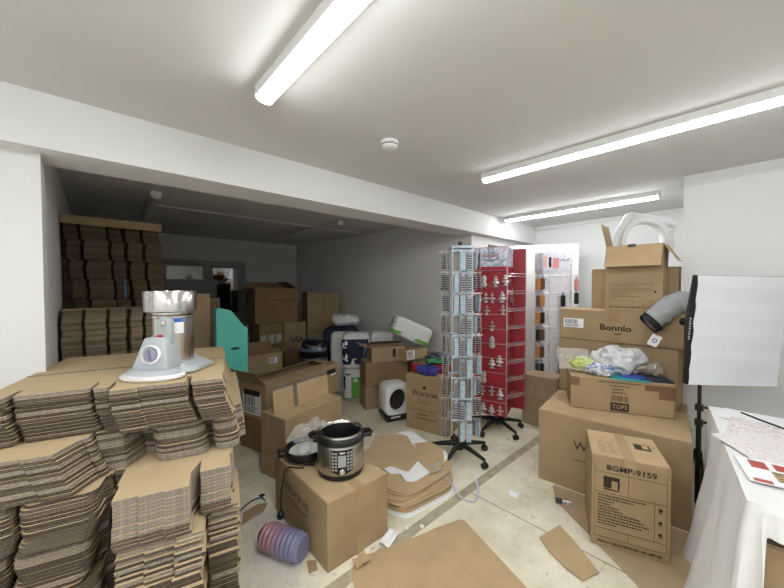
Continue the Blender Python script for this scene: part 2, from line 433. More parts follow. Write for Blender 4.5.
# ------------------------------------------------------------------ bundles of flattened cartons
def sheet_outline(flaps, u0, u1, depth, slot=.10):
    """front edge runs along -v; flaps = [(u_start, u_end, v_front, corner, style)]"""
    P = []
    for i, (a, b, v, c, st) in enumerate(flaps):
        jl = (c == 0 or st == 'chamR') and i > 0 and abs(flaps[i-1][1]-a) < .003 and flaps[i-1][3] == 0
        jr = c == 0 and i+1 < len(flaps) and abs(flaps[i+1][0]-b) < .003 and (flaps[i+1][3] == 0 or flaps[i+1][4] == 'chamR')
        if not jl: P.append((a+.003, v+slot))
        if c > 0:
            if st == 'chamR':
                P += [(a, v), (b-c*.75, v), (b-.003, v+c*1.6)]
            elif st == 'round':
                for k in range(5):
                    g = PI/2*k/4; P.append((a+.003+c*(1-math.cos(g)), v+c*(1-math.sin(g))))
                for k in range(5):
                    g = PI/2*k/4; P.append((b-.003-c*(1-math.sin(g)), v+c*(1-math.cos(g))))
            else:
                P += [(a+.003, v+c*1.4), (a+.003+c*.6, v), (b-.003-c*.6, v), (b-.003, v+c*1.4)]
        else:
            P += [(a+(0 if jl else .003), v), (b-(.0 if jr else .003), v)]
        if not jr: P.append((b-.003, v+slot))
    P += [(u1, flaps[-1][2]+slot+.02), (u1, depth), (u0, depth), (u0, flaps[0][2]+slot+.02)]
    return P
def bundle(label, origin, rz, z0, z1, flaps, u0, u1, depth, n, group, seed, drift=(0, 0), jit=.004, strap=None, top=None, swirl=.0, edge_bias=None, eset=None):
    """n flattened cartons lying on each other; drift = shift of the lowest one against the topmost"""
    r = random.Random(seed)
    t = thing('carton_bundle', label, 'cardboard stack', (origin[0], origin[1], z0), rz, group)
    pitch = (z1-z0)/n; th = pitch*.975
    meshes = []
    for k in range(3):
        fl = [(a+r.uniform(-.002,.002), b+r.uniform(-.002,.002), v+r.uniform(-.004,.004), c, st) for a, b, v, c, st in flaps]
        P = sheet_outline(fl, u0, u1, depth)
        P2 = [(x+r.uniform(-.0008,.0008), y+r.uniform(.0,.0015)) for x, y in P]
        m = MB(); m.prism(P, th*.52, th, 0, 1); m.prism(P2, 0, th*.46, 0, 1)
        o = m.build('flattened_carton', [top or sheet_top, (eset or edges)[k]], t); meshes.append(o.data)
        D.objects.remove(o)
    a1, a2 = r.uniform(0, 6), r.uniform(0, 6)
    for i in range(n):
        k = r.choices((0, 1, 2), edge_bias or (4, 4, 2))[0]
        o = D.objects.new('flattened_carton', meshes[k]); COL.objects.link(o); o.parent = t
        q = 1-(i+.5)/n; jt = jit*(.45 if r.random() < .8 else 1.8)
        o.location = (drift[0]*q + swirl*math.sin(a1+i*.55) + r.uniform(-jt, jt), drift[1]*q + swirl*.7*math.sin(a2+i*.5) + r.uniform(-jt, jt), i*pitch)
        o.rotation_euler = (0, 0, r.uniform(-.004, .004))
    if strap:
        (su, sv0, sv1) = strap
        MB().tube([(su, sv0, (z1-z0)*.0-.001), (su+.004, sv0, (z1-z0)*.5), (su, sv0, z1-z0+.002), (su, sv1, z1-z0+.002)], .003, 6).build('strap', strap_m, t, smooth=True)
    return t

PO, PA = (-.26, 1.84), -15.
GF = 'foreground pile of flattened cartons'
F_top = [(-.09,-.008,.03,.012,'cut'), (0,.232,.045,.02,'round'), (.238,.30,.03,.012,'cut'), (.305,.40,-.03,0,'cut'), (.40,.485,-.022,0,'cut'), (.485,.575,-.028,0,'cut'), (.59,.72,-.04,.0,'cut')]
def slots(fl): return fl
bundle('topmost wide bundle of flat cartons, with the grain mill standing on it', PO, PA, .912, 1.08, F_top, -.09, .72, .86, 13, GF, 1, drift=(.045,-.04), jit=.0035, swirl=.003)
ts_ = D.objects['carton_bundle']
MB().tube([(-.085,.40,.170),(.3,.415,.1705),(.724,.43,.170)], .0018, 6).build('tie_string', pmat('grey_string',(.20,.19,.19),.6), ts_)
MB().tube([(-.0,.86,.170),(.02,.72,.170)], .0012, 5).build('crease', pmat('crease_shadow',(.2,.14,.08),.8), ts_) if False else None
F_2l = [(-.13,.0,-.13,0,'cut'), (.0,.10,-.137,0,'cut'), (.10,.235,-.147,.07,'chamR')]
bundle('bundle of flat cartons with cut corners jutting out below the top bundle, at left', PO, PA, .752, .905, F_2l, -.13, .25, .70, 12, GF, 2, drift=(.06,-.02), jit=.003, edge_bias=(3,4,3))
F_2r = [(.262,.40,.0,.07,'chamR'), (.44,.645,-.02,.055,'round'), (.665,.775,-.02,.045,'round')]
bundle('bundle of flat cartons with rounded flaps, recessed right below the mill', PO, PA, .752, .905, F_2r, .262, .80, .80, 12, GF, 3, drift=(.02,-.02), jit=.003, edge_bias=(2,3,4), strap=(.80,.2,.25))
F_3l = [(-.13,.095,-.15,.03,'round'), (.105,.315,-.165,.035,'round')]
bundle('bundle of flat cartons with wavy rounded edges, lower left below the cut-corner bundle', PO, PA, .585, .748, F_3l, -.13, .33, .55, 13, GF, 4, drift=(-.01,-.01), jit=.004, swirl=.008, edge_bias=(5,4,1))
F_3m = [(.372,.45,-.265,0,'cut'), (.45,.53,-.272,0,'cut'), (.53,.61,-.282,0,'cut'), (.632,.75,-.19,0,'cut')]
bundle('pale bundle of flat cartons stepping out in the middle of the pile', PO, PA, .58, .748, F_3m, .365, .755, .60, 13, GF, 5, drift=(.0,-.03), jit=.004, edge_bias=(1,3,6), strap=(.757,.05,.1))
bundle('dark bundle of flat cartons at bottom left of the pile, second from the floor edge', PO, PA, .41, .582, [(-.14,.07,-.12,.03,'round'),(.085,.30,-.135,.035,'round')], -.14, .32, .55, 13, GF, 6, drift=(-.03,-.03), swirl=.01, edge_bias=(5,3,2))
bundle('bundle of flat cartons with striped edges under the pale middle bundle', PO, PA, .41, .577, [(.385,.47,-.285,0,'cut'),(.47,.56,-.292,0,'cut'),(.56,.65,-.305,0,'cut'),(.66,.775,-.19,0,'cut')], .375, .775, .60, 14, GF, 7, drift=(-.0,-.05), jit=.006, edge_bias=(4,2,5), strap=(.778,.1,.15))
bundle('flat cartons at the very bottom left of the foreground pile', PO, PA, .0, .406, [(-.14,.06,-.12,.03,'round'),(.075,.30,-.12,.035,'round')], -.14, .33, .55, 20, GF, 8, swirl=.008)
bundle('flat cartons at the very bottom right of the foreground pile, standing on the floor', PO, PA, .0, .406, [(.385,.47,-.26,0,'cut'),(.47,.56,-.27,0,'cut'),(.56,.65,-.28,0,'cut'),(.66,.775,-.18,0,'cut')], .36, .775, .62, 22, GF, 9, jit=.006, strap=(.779,.12,.15))
# filler column between the left and middle bundles
bundle('narrow bundle of flat cartons set back between the left and middle bundles', PO, PA, .41, .75, [(.325,.362,-.03,.0,'cut')], .322, .363, .5, 22, GF, 10, jit=.002, swirl=.001)

# stacks in the alcove
GA = 'taped carton stacks in the dark alcove'
def alc_flaps(dx, cols):
    return [(x0+dx, x1+dx, v, .012, 'cut') for x0, x1, v in cols]
near = [(.005,.125,.02),(.13,.255,-.03),(.262,.375,.02),(.39,.475,-.01),(.485,.56,.01)]
for i, (z0, z1, lb) in enumerate(((1.145,1.325,'upper bundle of the lower brighter carton stack in the alcove, below the dark stack'),
                                  (.965,1.142,'second bundle of the brighter alcove carton stack, just behind the foreground pile'),
                                  (.49,.962,'third bundle down of the brighter alcove carton stack'),
                                  (.0,.487,'bottom bundle of the brighter alcove carton stack, on the floor'))):
    bundle(lb, (-.19, 3.27), -1., z0, z1, alc_flaps(0, near), 0, .57, .36, 12 if i < 2 else 10, GA, 20+i, jit=.004, swirl=.003, top=sheet_top, edge_bias=(3,4,3), eset=edges_tan)
far = [(.005,.10,.03),(.105,.27,-.03),(.275,.375,.02),(.39,.50,-.01),(.51,.64,.0)]
zs = [(1.89,2.05,'topmost bundle'),(1.725,1.887,'second bundle from the top'),(1.56,1.722,'third bundle from the top'),(1.395,1.557,'fourth bundle from the top'),(.93,1.39,'fifth bundle from the top'),(.465,.927,'sixth bundle from the top'),(0,.462,'lowest bundle')]
for i, (z0, z1, lb) in enumerate(zs):
    dx = .012*min(i, 4)
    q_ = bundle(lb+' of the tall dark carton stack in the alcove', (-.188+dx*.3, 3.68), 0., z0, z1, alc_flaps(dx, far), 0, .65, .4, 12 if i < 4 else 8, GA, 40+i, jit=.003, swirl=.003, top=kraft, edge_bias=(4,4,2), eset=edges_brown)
    if i == 3: b4th = q_
cp = thing('cardboard_sheet', 'flat kraft board lying on top of the tall dark carton stack', 'cardboard', (.135, 3.83, 2.052), 0)
b = MB().box(-.325,-.21,0,.325,.22,.012); b.build('board', kraft, cp, bevel=.003)
MB().box(-.325,-.216,-.055,.325,-.211,.012).build('folded_edge', kraft, cp)
MB().tube([(.375,-.005,-.155+.16),(.377,-.008,.08),(.375,-.005,.158)], .006, 6).build('strap', pmat('blue_strap',(.08,.2,.5),.4), b4th)

# ------------------------------------------------------------------ grain mill on the pile
gm = thing('grain_mill', 'grey and stainless steel grain mill standing on the top flat cartons', 'grain mill', (.207, 1.862, 1.081), -42.4)
MB().lathe([(.0,.0),(.128,.0),(.139,.008),(.139,.017),(.132,.022),(.0,.022)], 48, sy=.62, M=Matrix.Translation((.008,-.03,0))).build('foot_plate', white_pl, gm, smooth=True)
MB().lathe([(.0,.022),(.120,.022),(.118,.034),(.108,.04),(.0,.042)], 48, sy=.55, M=Matrix.Translation((.01,-.025,0))).build('foot_cover', grey_pl, gm, smooth=True)
# base shell under the drum: boat shaped
bs_ = MB(); secs = []
for x, hw, zt, yc in tuple((x*.82-.07, hw*.9, zt, yc) for x, hw, zt, yc in ((.02,.05,.10,.05),(.07,.10,.115,.10),(.12,.12,.10,.12),(.17,.125,.055,.13),(.22,.12,.035,.14),(.262,.09,.028,.15))):
    secs.append([(x,yc-hw,.004),(x,yc-hw*.98,zt*.45),(x,yc-hw*.72,zt),(x,yc+hw*.72,zt),(x,yc+hw*.98,zt*.45),(x,yc+hw,.004)])
o0 = len(bs_.v)
for s in secs: bs_.v += s
for i in range(len(secs)-1):
    for k in range(6):
        q = (k+1) % 6; bs_.f.append([i*6+k, i*6+q, (i+1)*6+q, (i+1)*6+k]); bs_.mi.append(0)
bs_.f.append(list(range(6))); bs_.mi.append(0); bs_.f.append([30+k for k in range(6)][::-1]); bs_.mi.append(0)
bs_.build('base_shell', grey_pl2, gm, bevel=.004, smooth=True)
# motor housing: trapezoid box
mh = MB()
mh.add([(-.085,-.05,.036),(.085,-.05,.036),(.085,.075,.036),(-.085,.075,.036),(-.040,-.022,.183),(.060,-.022,.183),(.060,.06,.183),(-.040,.06,.183)],
       [(3,2,1,0),(4,5,6,7),(0,1,5,4),(1,2,6,5),(2,3,7,6),(3,0,4,7)])
hs = mh.build('motor_housing', grey_pl, gm, bevel=.012, seg=3, smooth=True)
Rf = Matrix.Translation((.008,-.040,.108)) @ Euler((PI/2-.18,0,0)).to_matrix().to_4x4()
dl = MB().lathe([(.0,-.002),(.044,-.002),(.044,.008),(.037,.013),(.035,.008),(.033,.002),(.0,.002)], 40, M=Rf).build('dial', white_pl, gm, smooth=True)
MB().lathe([(.0,.002),(.031,.002),(.029,.011),(.0,.012)], 32, M=Rf).build('dial_face', pmat('dial_violet_grey',(.33,.32,.42),.25), dl, smooth=True)
MB().cbox((0,0,.014),(.010,.05,.008)).build('dial_pointer', pmat('dial_pointer',(.22,.21,.30),.3), dl).matrix_local = Rf @ Euler((0,0,.3)).to_matrix().to_4x4()
MB().cbox((.022,-.0,.187),(.024,.016,.012)).build('switch', red_pl, gm, bevel=.002)
# lug with its bolt
lg = MB(); P = [(.010,.15),(.070,.15)]
for k in range(13):
    a = PI*k/12; P.append((.04+.031*math.cos(a), .245+.031*math.sin(a)))
lg.prism(P, .0, .028, 0, 0, Matrix.Translation((0,.028,0)) @ Matrix(((1,0,0,0),(0,0,-1,0),(0,1,0,0),(0,0,0,1))))
lug = lg.build('hinge_lug', grey_pl2, gm, bevel=.003, smooth=True)
MB().lathe([(.0,.0),(.011,.0),(.011,.008),(.007,.011),(.0,.011)], 16, M=Matrix.Translation((.04,.0,.245)) @ Euler((PI/2,0,0)).to_matrix().to_4x4()).build('bolt', steel, lug, smooth=True)
DC = (-.004,.13)
MB().lathe([(.0,.03),(.085,.03),(.089,.04),(.089,.262),(.093,.266),(.093,.276),(.088,.28),(.0,.28)], 48, M=Matrix.Translation((*DC,0))).build('drum', steel, gm, smooth=True)
MB().lathe([(.08,.28),(.08,.292),(.107,.292),(.113,.298),(.115,.392),(.112,.396),(.105,.396),(.103,.388),(.099,.31),(.0,.305)], 56, M=Matrix.Translation((DC[0]-.012,DC[1],0))).build('lid_ring', steel, gm, smooth=True)
lt = MB().cbox((DC[0]-.035,DC[1]-.1125,.345),(.034,.012,.08)).build('latch', brushed, gm, bevel=.002)
MB().lathe([(0,0),(.007,0),(.007,.006),(0,.007)], 12, M=Matrix.Translation((DC[0]-.035,DC[1]-.119,.36)) @ Euler((PI/2,0,0)).to_matrix().to_4x4()).build('rivet', steel, lt, smooth=True)
sk = MB()
for k in range(8):
    a0 = -PI/2+.52+.07*k; a1 = a0+.07
    for (za, zb, mi) in ((.19,.245,1),(.245,.276,0)):
        r_k = .0898
        sk.add([(DC[0]+r_k*math.cos(a0),DC[1]+r_k*math.sin(a0),za),(DC[0]+r_k*math.cos(a1),DC[1]+r_k*math.sin(a1),za),(DC[0]+r_k*math.cos(a1),DC[1]+r_k*math.sin(a1),zb),(DC[0]+r_k*math.cos(a0),DC[1]+r_k*math.sin(a0),zb)], [(0,1,2,3)], mi)
sk.build('rating_sticker', [pmat('sticker_blue',(.03,.16,.55),.4), white_paper], gm)
MB().lathe([(0,0),(.018,0),(.02,.01),(.016,.03),(0,.034)], 20, M=Matrix.Translation((-.085,.06,.12)) @ Euler((0,-PI/2,0)).to_matrix().to_4x4()).build('side_knob', black, gm, smooth=True)
MB().tube([(-.02,.135,.03),(-.02,.135,.27)], .004, 8).tube([(-.02,.135,.266),(DC[0]-.09,DC[1],.266)], .004, 8).build('clamp_rod', wire_m, gm, smooth=True)

# ------------------------------------------------------------------ pressure cooker and its carton
cb = carton('big plain kraft carton on the floor with the cooker standing on it', (.872, 1.452), 0., .415, .665, .375, 0, kraft, kraft_pale, 'y', tape_clear, seed=5, tabs=.07)
MB().box(-.027,-.3375,0,.027,-.334,.09).build('packing_tape', tape_clear, cb)
text('printed_lettering', 'Wortrait', .085, ink_soft, cb, (-.2105, .02, .25), (PI/2, 0, -PI/2))
pm = MB()
for k, (wd, yy) in enumerate(((.26,.19),(.2,.17))): pm.box(-.2112, -wd/2, yy, -.2100, wd/2, yy+.006)
pm.build('printed_lines', ink_soft, cb)
pc = thing('pressure_cooker', 'stainless steel electric pressure cooker without lid on the big plain carton', 'pressure cooker', (1.10, 1.672, .376), -36.)
MB().lathe([(.0,.0),(.128,.0),(.136,.006),(.139,.03),(.1385,.034),(0,.034)], 56).build('base_ring', black, pc, smooth=True)
MB().lathe([(.1385,.034),(.141,.04),(.141,.196),(.138,.2)], 64).build('body', brushed, pc, smooth=True)
MB().lathe([(.138,.196),(.1445,.2),(.147,.212),(.144,.232),(.137,.238),(.130,.238),(.126,.2)], 64).build('collar', black, pc, smooth=True)
MB().lathe([(.131,.236),(.137,.243),(.134,.252),(.127,.254),(.121,.248),(.118,.236)], 64).build('inner_pot_rim', steel, pc, smooth=True)
MB().lathe([(.122,.246),(.117,.235),(.115,.06),(.10,.045),(0,.045)], 56).build('inner_pot', pmat('dark_nonstick',(.008,.008,.009),.35), pc, smooth=True)
for sg in (-1, 1):
    hb = MB(); hb.tube([(sg*.138,-.035,.222),(sg*.172,-.03,.224),(sg*.186,0,.224),(sg*.172,.03,.224),(sg*.138,.035,.222)], .013, 10)
    hb.build('handle', black, pc, smooth=True)
    MB().box(sg*.14-.012,-.026,.206,sg*.14+.036*sg+.012,.026,.216).build('handle_web', black, pc)
def curved(name, a0, a1, z0, z1, r, mat, parent, n=10, zlow=None, mi=None):
    m = MB()
    for k in range(n):
        p = a0+(a1-a0)*k/n; q = a0+(a1-a0)*(k+1)/n
        f1 = abs((k+0)/n-.5)*2; f2 = abs((k+1)/n-.5)*2
        za = z0 if zlow is None else zlow+(z0-zlow)*f1
        zb = z0 if zlow is None else zlow+(z0-zlow)*f2
        m.add([(r*math.cos(p),r*math.sin(p),za),(r*math.cos(q),r*math.sin(q),zb),(r*math.cos(q),r*math.sin(q),z1),(r*math.cos(p),r*math.sin(p),z1)], [(0,1,2,3)])
    return m.build(name, mat, parent, smooth=True)
pa = -PI/2 + .10
pn = curved('control_panel', pa-.45, pa+.45, .062, .186, .1422, black, pc, 16, .036)
curved('display', pa-.16, pa+.16, .088, .155, .1428, pmat('lcd_grey',(.36,.38,.34),.3), pn)
btn = pmat('button_grey',(.35,.36,.36),.4)
for row in range(6):
    for a in (-.38,-.25,.25,.38):
        m = curved('button', pa+a-.045, pa+a+.045, .066+row*.019, .078+row*.019, .1427, btn, pn, 2)
a = pa; Mk = Matrix.Translation((.142*math.cos(a), .142*math.sin(a), .062)) @ Euler((PI/2,0,a+PI/2)).to_matrix().to_4x4()
MB().lathe([(0,0),(.017,0),(.017,.01),(.014,.013),(0,.013)], 24, M=Mk).build('dial', steel, pn, smooth=True)
curved('brand_mark', pa-.10, pa+.12, .166, .173, .1428, white_paper, pn, 3)
# lid lying upside down beside it with a crumpled clear bag
ld = thing('cooker_lid', 'black cooker lid lying upside down behind the cooker with a clear bag in it', 'lid', (1.01, 1.955, .376), -20)
MB().lathe([(.0,.0),(.09,.0),(.125,.02),(.132,.045),(.132,.07),(.126,.074),(.12,.07),(.118,.045),(.08,.03),(.0,.028)], 48).build('lid_shell', black, ld, smooth=True)
MB().lathe([(.05,.03),(.09,.034),(.105,.044),(.1,.05),(.06,.045),(.0,.042)], 40).build('inner_plate', pmat('pale_green_white',(.62,.68,.58),.35), ld, smooth=True)
MB().tube([(-.135,-.04,.05),(-.165,-.03,.052),(-.165,.03,.052),(-.135,.04,.05)], .014, 10).build('lid_handle', black, ld, smooth=True)
def sheet_crumple(name, cx, cy, z, w, d, n, amp, seed, mat, parent=None, lift=None, rz=0., floor=None):
    m = MB(); off = Vector((seed*7.3, seed*2.1, 0))
    c, s = math.cos(rad(rz)), math.sin(rad(rz))
    for j in range(n+1):
        for i in range(n+1):
            x = (i/n-.5)*w; y = (j/n-.5)*d
            x2 = x*(1+.25*noise.noise(Vector((y*9, seed, 0)))); y2 = y*(1+.25*noise.noise(Vector((x*9, seed+5, 0))))
            h = amp*(.5+abs(noise.noise(Vector((x*14, y*14, 0))+off))*1.2+.4*noise.noise(Vector((x*40, y*40, 0))+off))
            if lift: h += lift(x/w, y/d)
            px_, py_, pz_ = cx+c*x2-s*y2, cy+s*x2+c*y2, z+max(h, 0)
            if floor is not None: pz_ = max(pz_, floor)
            m.v.append((px_, py_, pz_))
    for j in range(n):
        for i in range(n):
            m.f.append([j*(n+1)+i, j*(n+1)+i+1, (j+1)*(n+1)+i+1, (j+1)*(n+1)+i]); m.mi.append(0)
    return m.build(name, mat, parent, smooth=True)
cbg = sheet_crumple('clear_plastic_bag', 1.06, 2.0, .45, .26, .17, 18, .05, 3, clear_film, None, lambda a, b: .055*(a+.5), 15)
tag(cbg, 'crumpled clear plastic bag on the upside-down cooker lid', 'plastic bag')
tag(MB().lathe([(.0,0),(.03,.0),(.036,.012),(.03,.03),(0,.034)], 20, sx=1.2).build('plastic_cup', white_pl, None, loc=(.995,1.93,.421), smooth=True), 'small white plastic cap lying in the cooker lid', 'cap')
cd = thing('power_cord', 'black power cord hanging from the cooker down to a plug by the ribbed bottle', 'power cord', (0,0,0))
cord_pts = [(1.0,1.79,.43),(.985,1.80,.395),(.97,1.84,.382),(.955,1.86,.382),(.93,1.83,.382),(.90,1.86,.382),(.872,1.90,.381),(.848,1.915,.36),(.836,1.92,.27),(.815,1.90,.21),(.80,1.86,.185),(.79,1.845,.18)]
MB().tube(cord_pts, .0045, 8).build('cord', black_matte, cd, smooth=True)
MB().lathe([(0,0),(.018,0),(.022,.012),(.02,.03),(.008,.045),(0,.045)], 20).build('plug', black, cd, loc=(.785,1.84,.135), rot=(.15,.2,0), smooth=True)

# ------------------------------------------------------------------ right hand carton group
wb = carton('big wide kraft carton on the floor behind the tall model-number box', (2.535, 1.084), -82.6, .885, .60, .55, 0, kraft, kraft_pale, 'x', None, seed=11, dent=.006)
text('printed_lettering', 'Wortrait', .085, ink, wb, (-.035, -.3048, .34), FRONT, sx=1.05)
textlines(wb, -.20, .235, [.34], .012, .02, .3, ink, seed=4); textlines(wb, -.10, .262, [.2], .008, .02, .3, ink_soft, seed=5)
MB().cbox((-.09,-.3045,.09),(.035,.001,.02)).build('printed_mark', ink, wb)
# tall model-number carton
bg = carton('tall kraft carton printed BGMP-9159 standing in front of the wide carton', (2.114, .596), -68.5, .363, .36, .525, 0, kraft, kraft_pale, 'y', tape_clear, seed=12, dent=.003, tabs=.045)
d_ = .18
text('printed_lettering', 'BGMP-9159', .043, ink, bg, (.005, -d_-.0056, .462), FRONT, bold=.0003, sx=1.1)
ln = MB(); e0, e1 = -d_-.0046, -d_-.0032
def hl(x0, x1, z): ln.box(x0, e0, z-.0009, x1, e1, z+.0009)
def vl(x, z0, z1): ln.box(x-.0009, e0, z0, x+.0009, e1, z1)
hl(-.165,.165,.432); hl(-.165,.165,.315); hl(-.165,.165,.105); hl(-.165,.165,.055); vl(-.165,.055,.48); vl(.165,.055,.48); vl(-.005,.315,.432); vl(.112,.105,.315); vl(-.005,.055,.105)
ln.build('printed_frame', ink_soft, bg)
def corner_logo(parent, M, s=1.):
    m = MB()
    m.box(-.038*s,0,-.032*s,.0*s,.0014,.032*s,0,M); m.box(.0,0,.012*s,.038*s,.0014,.032*s,0,M); m.box(.03*s,0,-.032*s,.038*s,.0014,.012*s,0,M)
    m.box(-.038*s,0,-.044*s,.038*s,.0014,-.038*s,0,M)
    return m.build('printed_logo', ink, parent)
corner_logo(bg, Matrix.Translation((-.085, -d_-.0052, .378)))
corner_logo(bg, Matrix.Translation((.095, .02, .5245)) @ Euler((-PI/2+PI,0,0)).to_matrix().to_4x4(), 1.05)
textlines(bg, -.150, .298, [.22,.17,.08,.06,.10,.12,.20,.215,.24,.21,.09], .0085, .0165, d_, ink, seed=9)
text('printed_lettering', 'Made in China/DESIGNER UK LIMITED', .0185, ink, bg, (.0, -d_-.0056, .030), FRONT, bold=.0004)
ic = MB()
for z in (.285, .215, .15):
    ic.lathe([(0,0),(.009,0),(.009,.0012),(0,.0012)], 16, M=Matrix.Translation((.138,-d_-.004,z)) @ Euler((PI/2,0,0)).to_matrix().to_4x4())
    ic.box(.130,e0,z-.017,.146,e1,z-.0145)
ic.box(.1365,e0,.268,.1395,e1,.285)
ic.build('printed_icons', ink, bg)
tl_ = MB(); r9 = random.Random(5)
for c0 in (-.135, -.085):
    for k in range(8): tl_.box(c0, -.13+k*.02, .5252, c0+r9.uniform(.015,.042), -.127+k*.02, .5258)
tl_.build('printed_lines', ink_soft, bg)
MB().lathe([(0,0),(.016,0),(.016,.002),(.006,.006),(0,.006)], 18, sy=1.3, M=Matrix.Translation((.1850,-.12,.40)) @ Euler((0,PI/2,0)).to_matrix().to_4x4()).build('torn_hand_hole', black_matte, bg)
# TOP3 carton
tp = carton('kraft carton with a black TOP3 mark and dark tape patches, on the big wide carton', (2.745, .927), -65., .65, .30, .245, .5545, kraft, kraft_pale, 'x', None, seed=13)
MB().box(-.06,-.1552,.012,.055,-.1536,.072).build('printed_mark', ink, tp)
text('printed_lettering', 'TOP3', .047, pmat('kraft_negative',(.40,.27,.14),.8), tp, (-.002, -.1558, .041), FRONT, sx=.82, bold=.0004)
sk_ = MB(); rr_ = random.Random(3); x = -.055
while x < .05:
    w_ = rr_.uniform(.002,.006); sk_.box(x,-.1548,.085,x+w_,-.1534,.127); x += w_+rr_.uniform(.002,.008)
sk_.build('printed_barcode', ink_soft, tp)
textlines(tp, -.14, .222, [.27], .010, .02, .15, ink, seed=6); textlines(tp, -.07, .196, [.13], .010, .02, .15, ink, seed=7)
textlines(tp, -.05, .172, [.075], .010, .02, .15, ink, seed=8); textlines(tp, -.05, .148, [.09], .010, .02, .15, ink, seed=9); textlines(tp, -.145, .238, [.25], .006, .02, .15, pmat('faded_green_ink',(.22,.25,.08),.8), seed=10)
pt = pmat('dark_brown_tape', (.20,.105,.06), .4)
MB().box(-.33,-.1545,.175,-.265,-.153,.24).build('packing_tape', pt, tp)
MB().box(.15,-.1545,.185,.33,-.153,.225).box(.235,-.155,.13,.33,-.1532,.185).build('packing_tape', pt, tp)
# Bonnlo stack
GB = 'cartons stacked against the chimney breast'
bot = carton('kraft carton at the floor under the Bonnlo carton, mostly hidden', (3.31, 1.205), -90., .885, .28, .52, 0, kraft, group=GB, seed=14)
carton('kraft carton under the left half of the Bonnlo carton', (3.30, 1.215), -90., .49, .29, .49, .521, kraft, group=GB, seed=15, tape=None)
carton('kraft carton under the right half of the Bonnlo carton', (3.304, .722), -90., .37, .29, .488, .521, kraft, group=GB, seed=16)
bn = carton('long kraft carton marked Bonnlo with a white barcode label', (3.295, 1.215), -90., .90, .295, .272, 1.013, kraft, kraft_pale, 'x', None, GB, seed=17)
text('printed_lettering', 'Bonnlo', .074, ink, bn, (.0, -.153, .125), FRONT, bold=.001, sx=1.1)
sm = MB(); sm.tube([(.018+.022*math.cos(a),-.1516,.084+.011*math.sin(a)) for a in [PI+PI*k/8 for k in range(9)]], .0035, 6); sm.build('printed_smile', ink, bn)
sticker(bn, -.33, .145, .17, .085, .1475)
MB().box(-.045,-.1535,.19,.03,-.1515,.272).build('packing_tape', tape_m, bn); MB().box(-.045,-.1535,.0,.03,-.1515,.05).build('packing_tape', tape_m, bn)
ln = MB(); ln.box(.26,-.152,.0,.262,-.1505,.272); ln.build('box_seam', ink_soft, bn)
# tall carton behind, plastic ring on it
carton('tall pale kraft carton standing behind the open printed box', (3.64, 1.05), -90., .655, .13, 1.665, 0, kraft_pale, seed=18, tabs=.12, tape=tape_m, seam='x')
ring = thing('plastic_ring', 'large white moulded plastic ring frame standing behind the open box', 'plastic ring', (3.765, .67, 1.668), -42.4-15)
m = MB(); N = 72; out = []; inn = []
for k in range(N):
    a = 2*PI*k/N
    r_o = .235 + .045*math.exp(-((math.atan2(math.sin(a-2.0), math.cos(a-2.0)))/.28)**2) + .055*math.exp(-((math.atan2(math.sin(a-.62), math.cos(a-.62)))/.30)**2) + .03*math.exp(-((math.atan2(math.sin(a-3.5), math.cos(a-3.5)))/.3)**2) + .03*math.exp(-((math.atan2(math.sin(a+.3), math.cos(a+.3)))/.3)**2)
    out.append((r_o*math.cos(a), r_o*math.sin(a)*1.0)); inn.append((.145*math.cos(a), .145*math.sin(a)))
zc = .262
prof = [(0, .03, 1.0), (0, .0, 1.0), (.12, -.012, 1), (.45, -.018, 1), (.62, -.05, 1), (.88, -.052, 1), (1.0, -.035, 1), (1.0, .03, 1)]
for (fq, yy, _) in prof:
    for k in range(N):
        ox, oz = out[k]; ix, iz = inn[k]
        m.v.append((ox+(ix-ox)*fq, yy, zc+oz+(iz-oz)*fq))
for i in range(len(prof)-1):
    for k in range(N):
        q = (k+1) % N; m.f.append([i*N+k, i*N+q, (i+1)*N+q, (i+1)*N+k]); m.mi.append(0)
rg = m.build('ring_body', white_pl, ring, smooth=True)
MB().lathe([(.012,-.002),(.03,-.002),(.034,.004),(.03,.01),(.012,.01)], 24, M=Matrix.Translation((-.10,-.021,zc+.225)) @ Euler((PI/2,0,0)).to_matrix().to_4x4()).build('screw_boss', white_pl, ring, smooth=True)
MB().lathe([(.02,-.002),(.05,-.002),(.056,.004),(.05,.01),(.02,.01)], 24, sx=1.2, M=Matrix.Translation((.19,-.021,zc+.115)) @ Euler((PI/2,0,0)).to_matrix().to_4x4()).build('screw_boss', white_pl, ring, smooth=True)
MB().box(-.10,-.04,.0,.10,.03,.03).build('foot', white_pl, ring, bevel=.004)
# open printed box on the Bonnlo carton
ob = carton('open kraft box with raised flaps on top of the Bonnlo carton', (3.335, .853), -90., .395, .235, .555, 1.288, kraft, kraft_pale, flaps={'front': (157, .195), 'back': (150, .12), 'left': (12, .21), 'right': (148, .17)})
textlines(ob, -.165, .222, [.30,.20,.28,.30,.14,.10,.22,.05], .008, .0165, .1145, ink_soft, seed=21)
textlines(ob, -.165, .032, [.35], .011, .02, .1145, ink, seed=22)
ln = MB()
for z in (.235,.085,.05): ln.box(-.175,-.1185,z,.175,-.1173,z+.0016)
ln.box(.125,-.1185,.085,.1265,-.1173,.235); ln.box(-.0,-.1185,.05,.0015,-.1173,.085); ln.build('printed_frame', ink_soft, ob)
MB().lathe([(0,0),(.009,0),(.009,.001),(0,.001)], 14, M=Matrix.Translation((.15,-.117,.165)) @ Euler((PI/2,0,0)).to_matrix().to_4x4()).build('printed_icon', ink, ob)
MB().cbox((-.01,-.121,.548),(.055,.006,.03)).build('black_tape', black, ob)
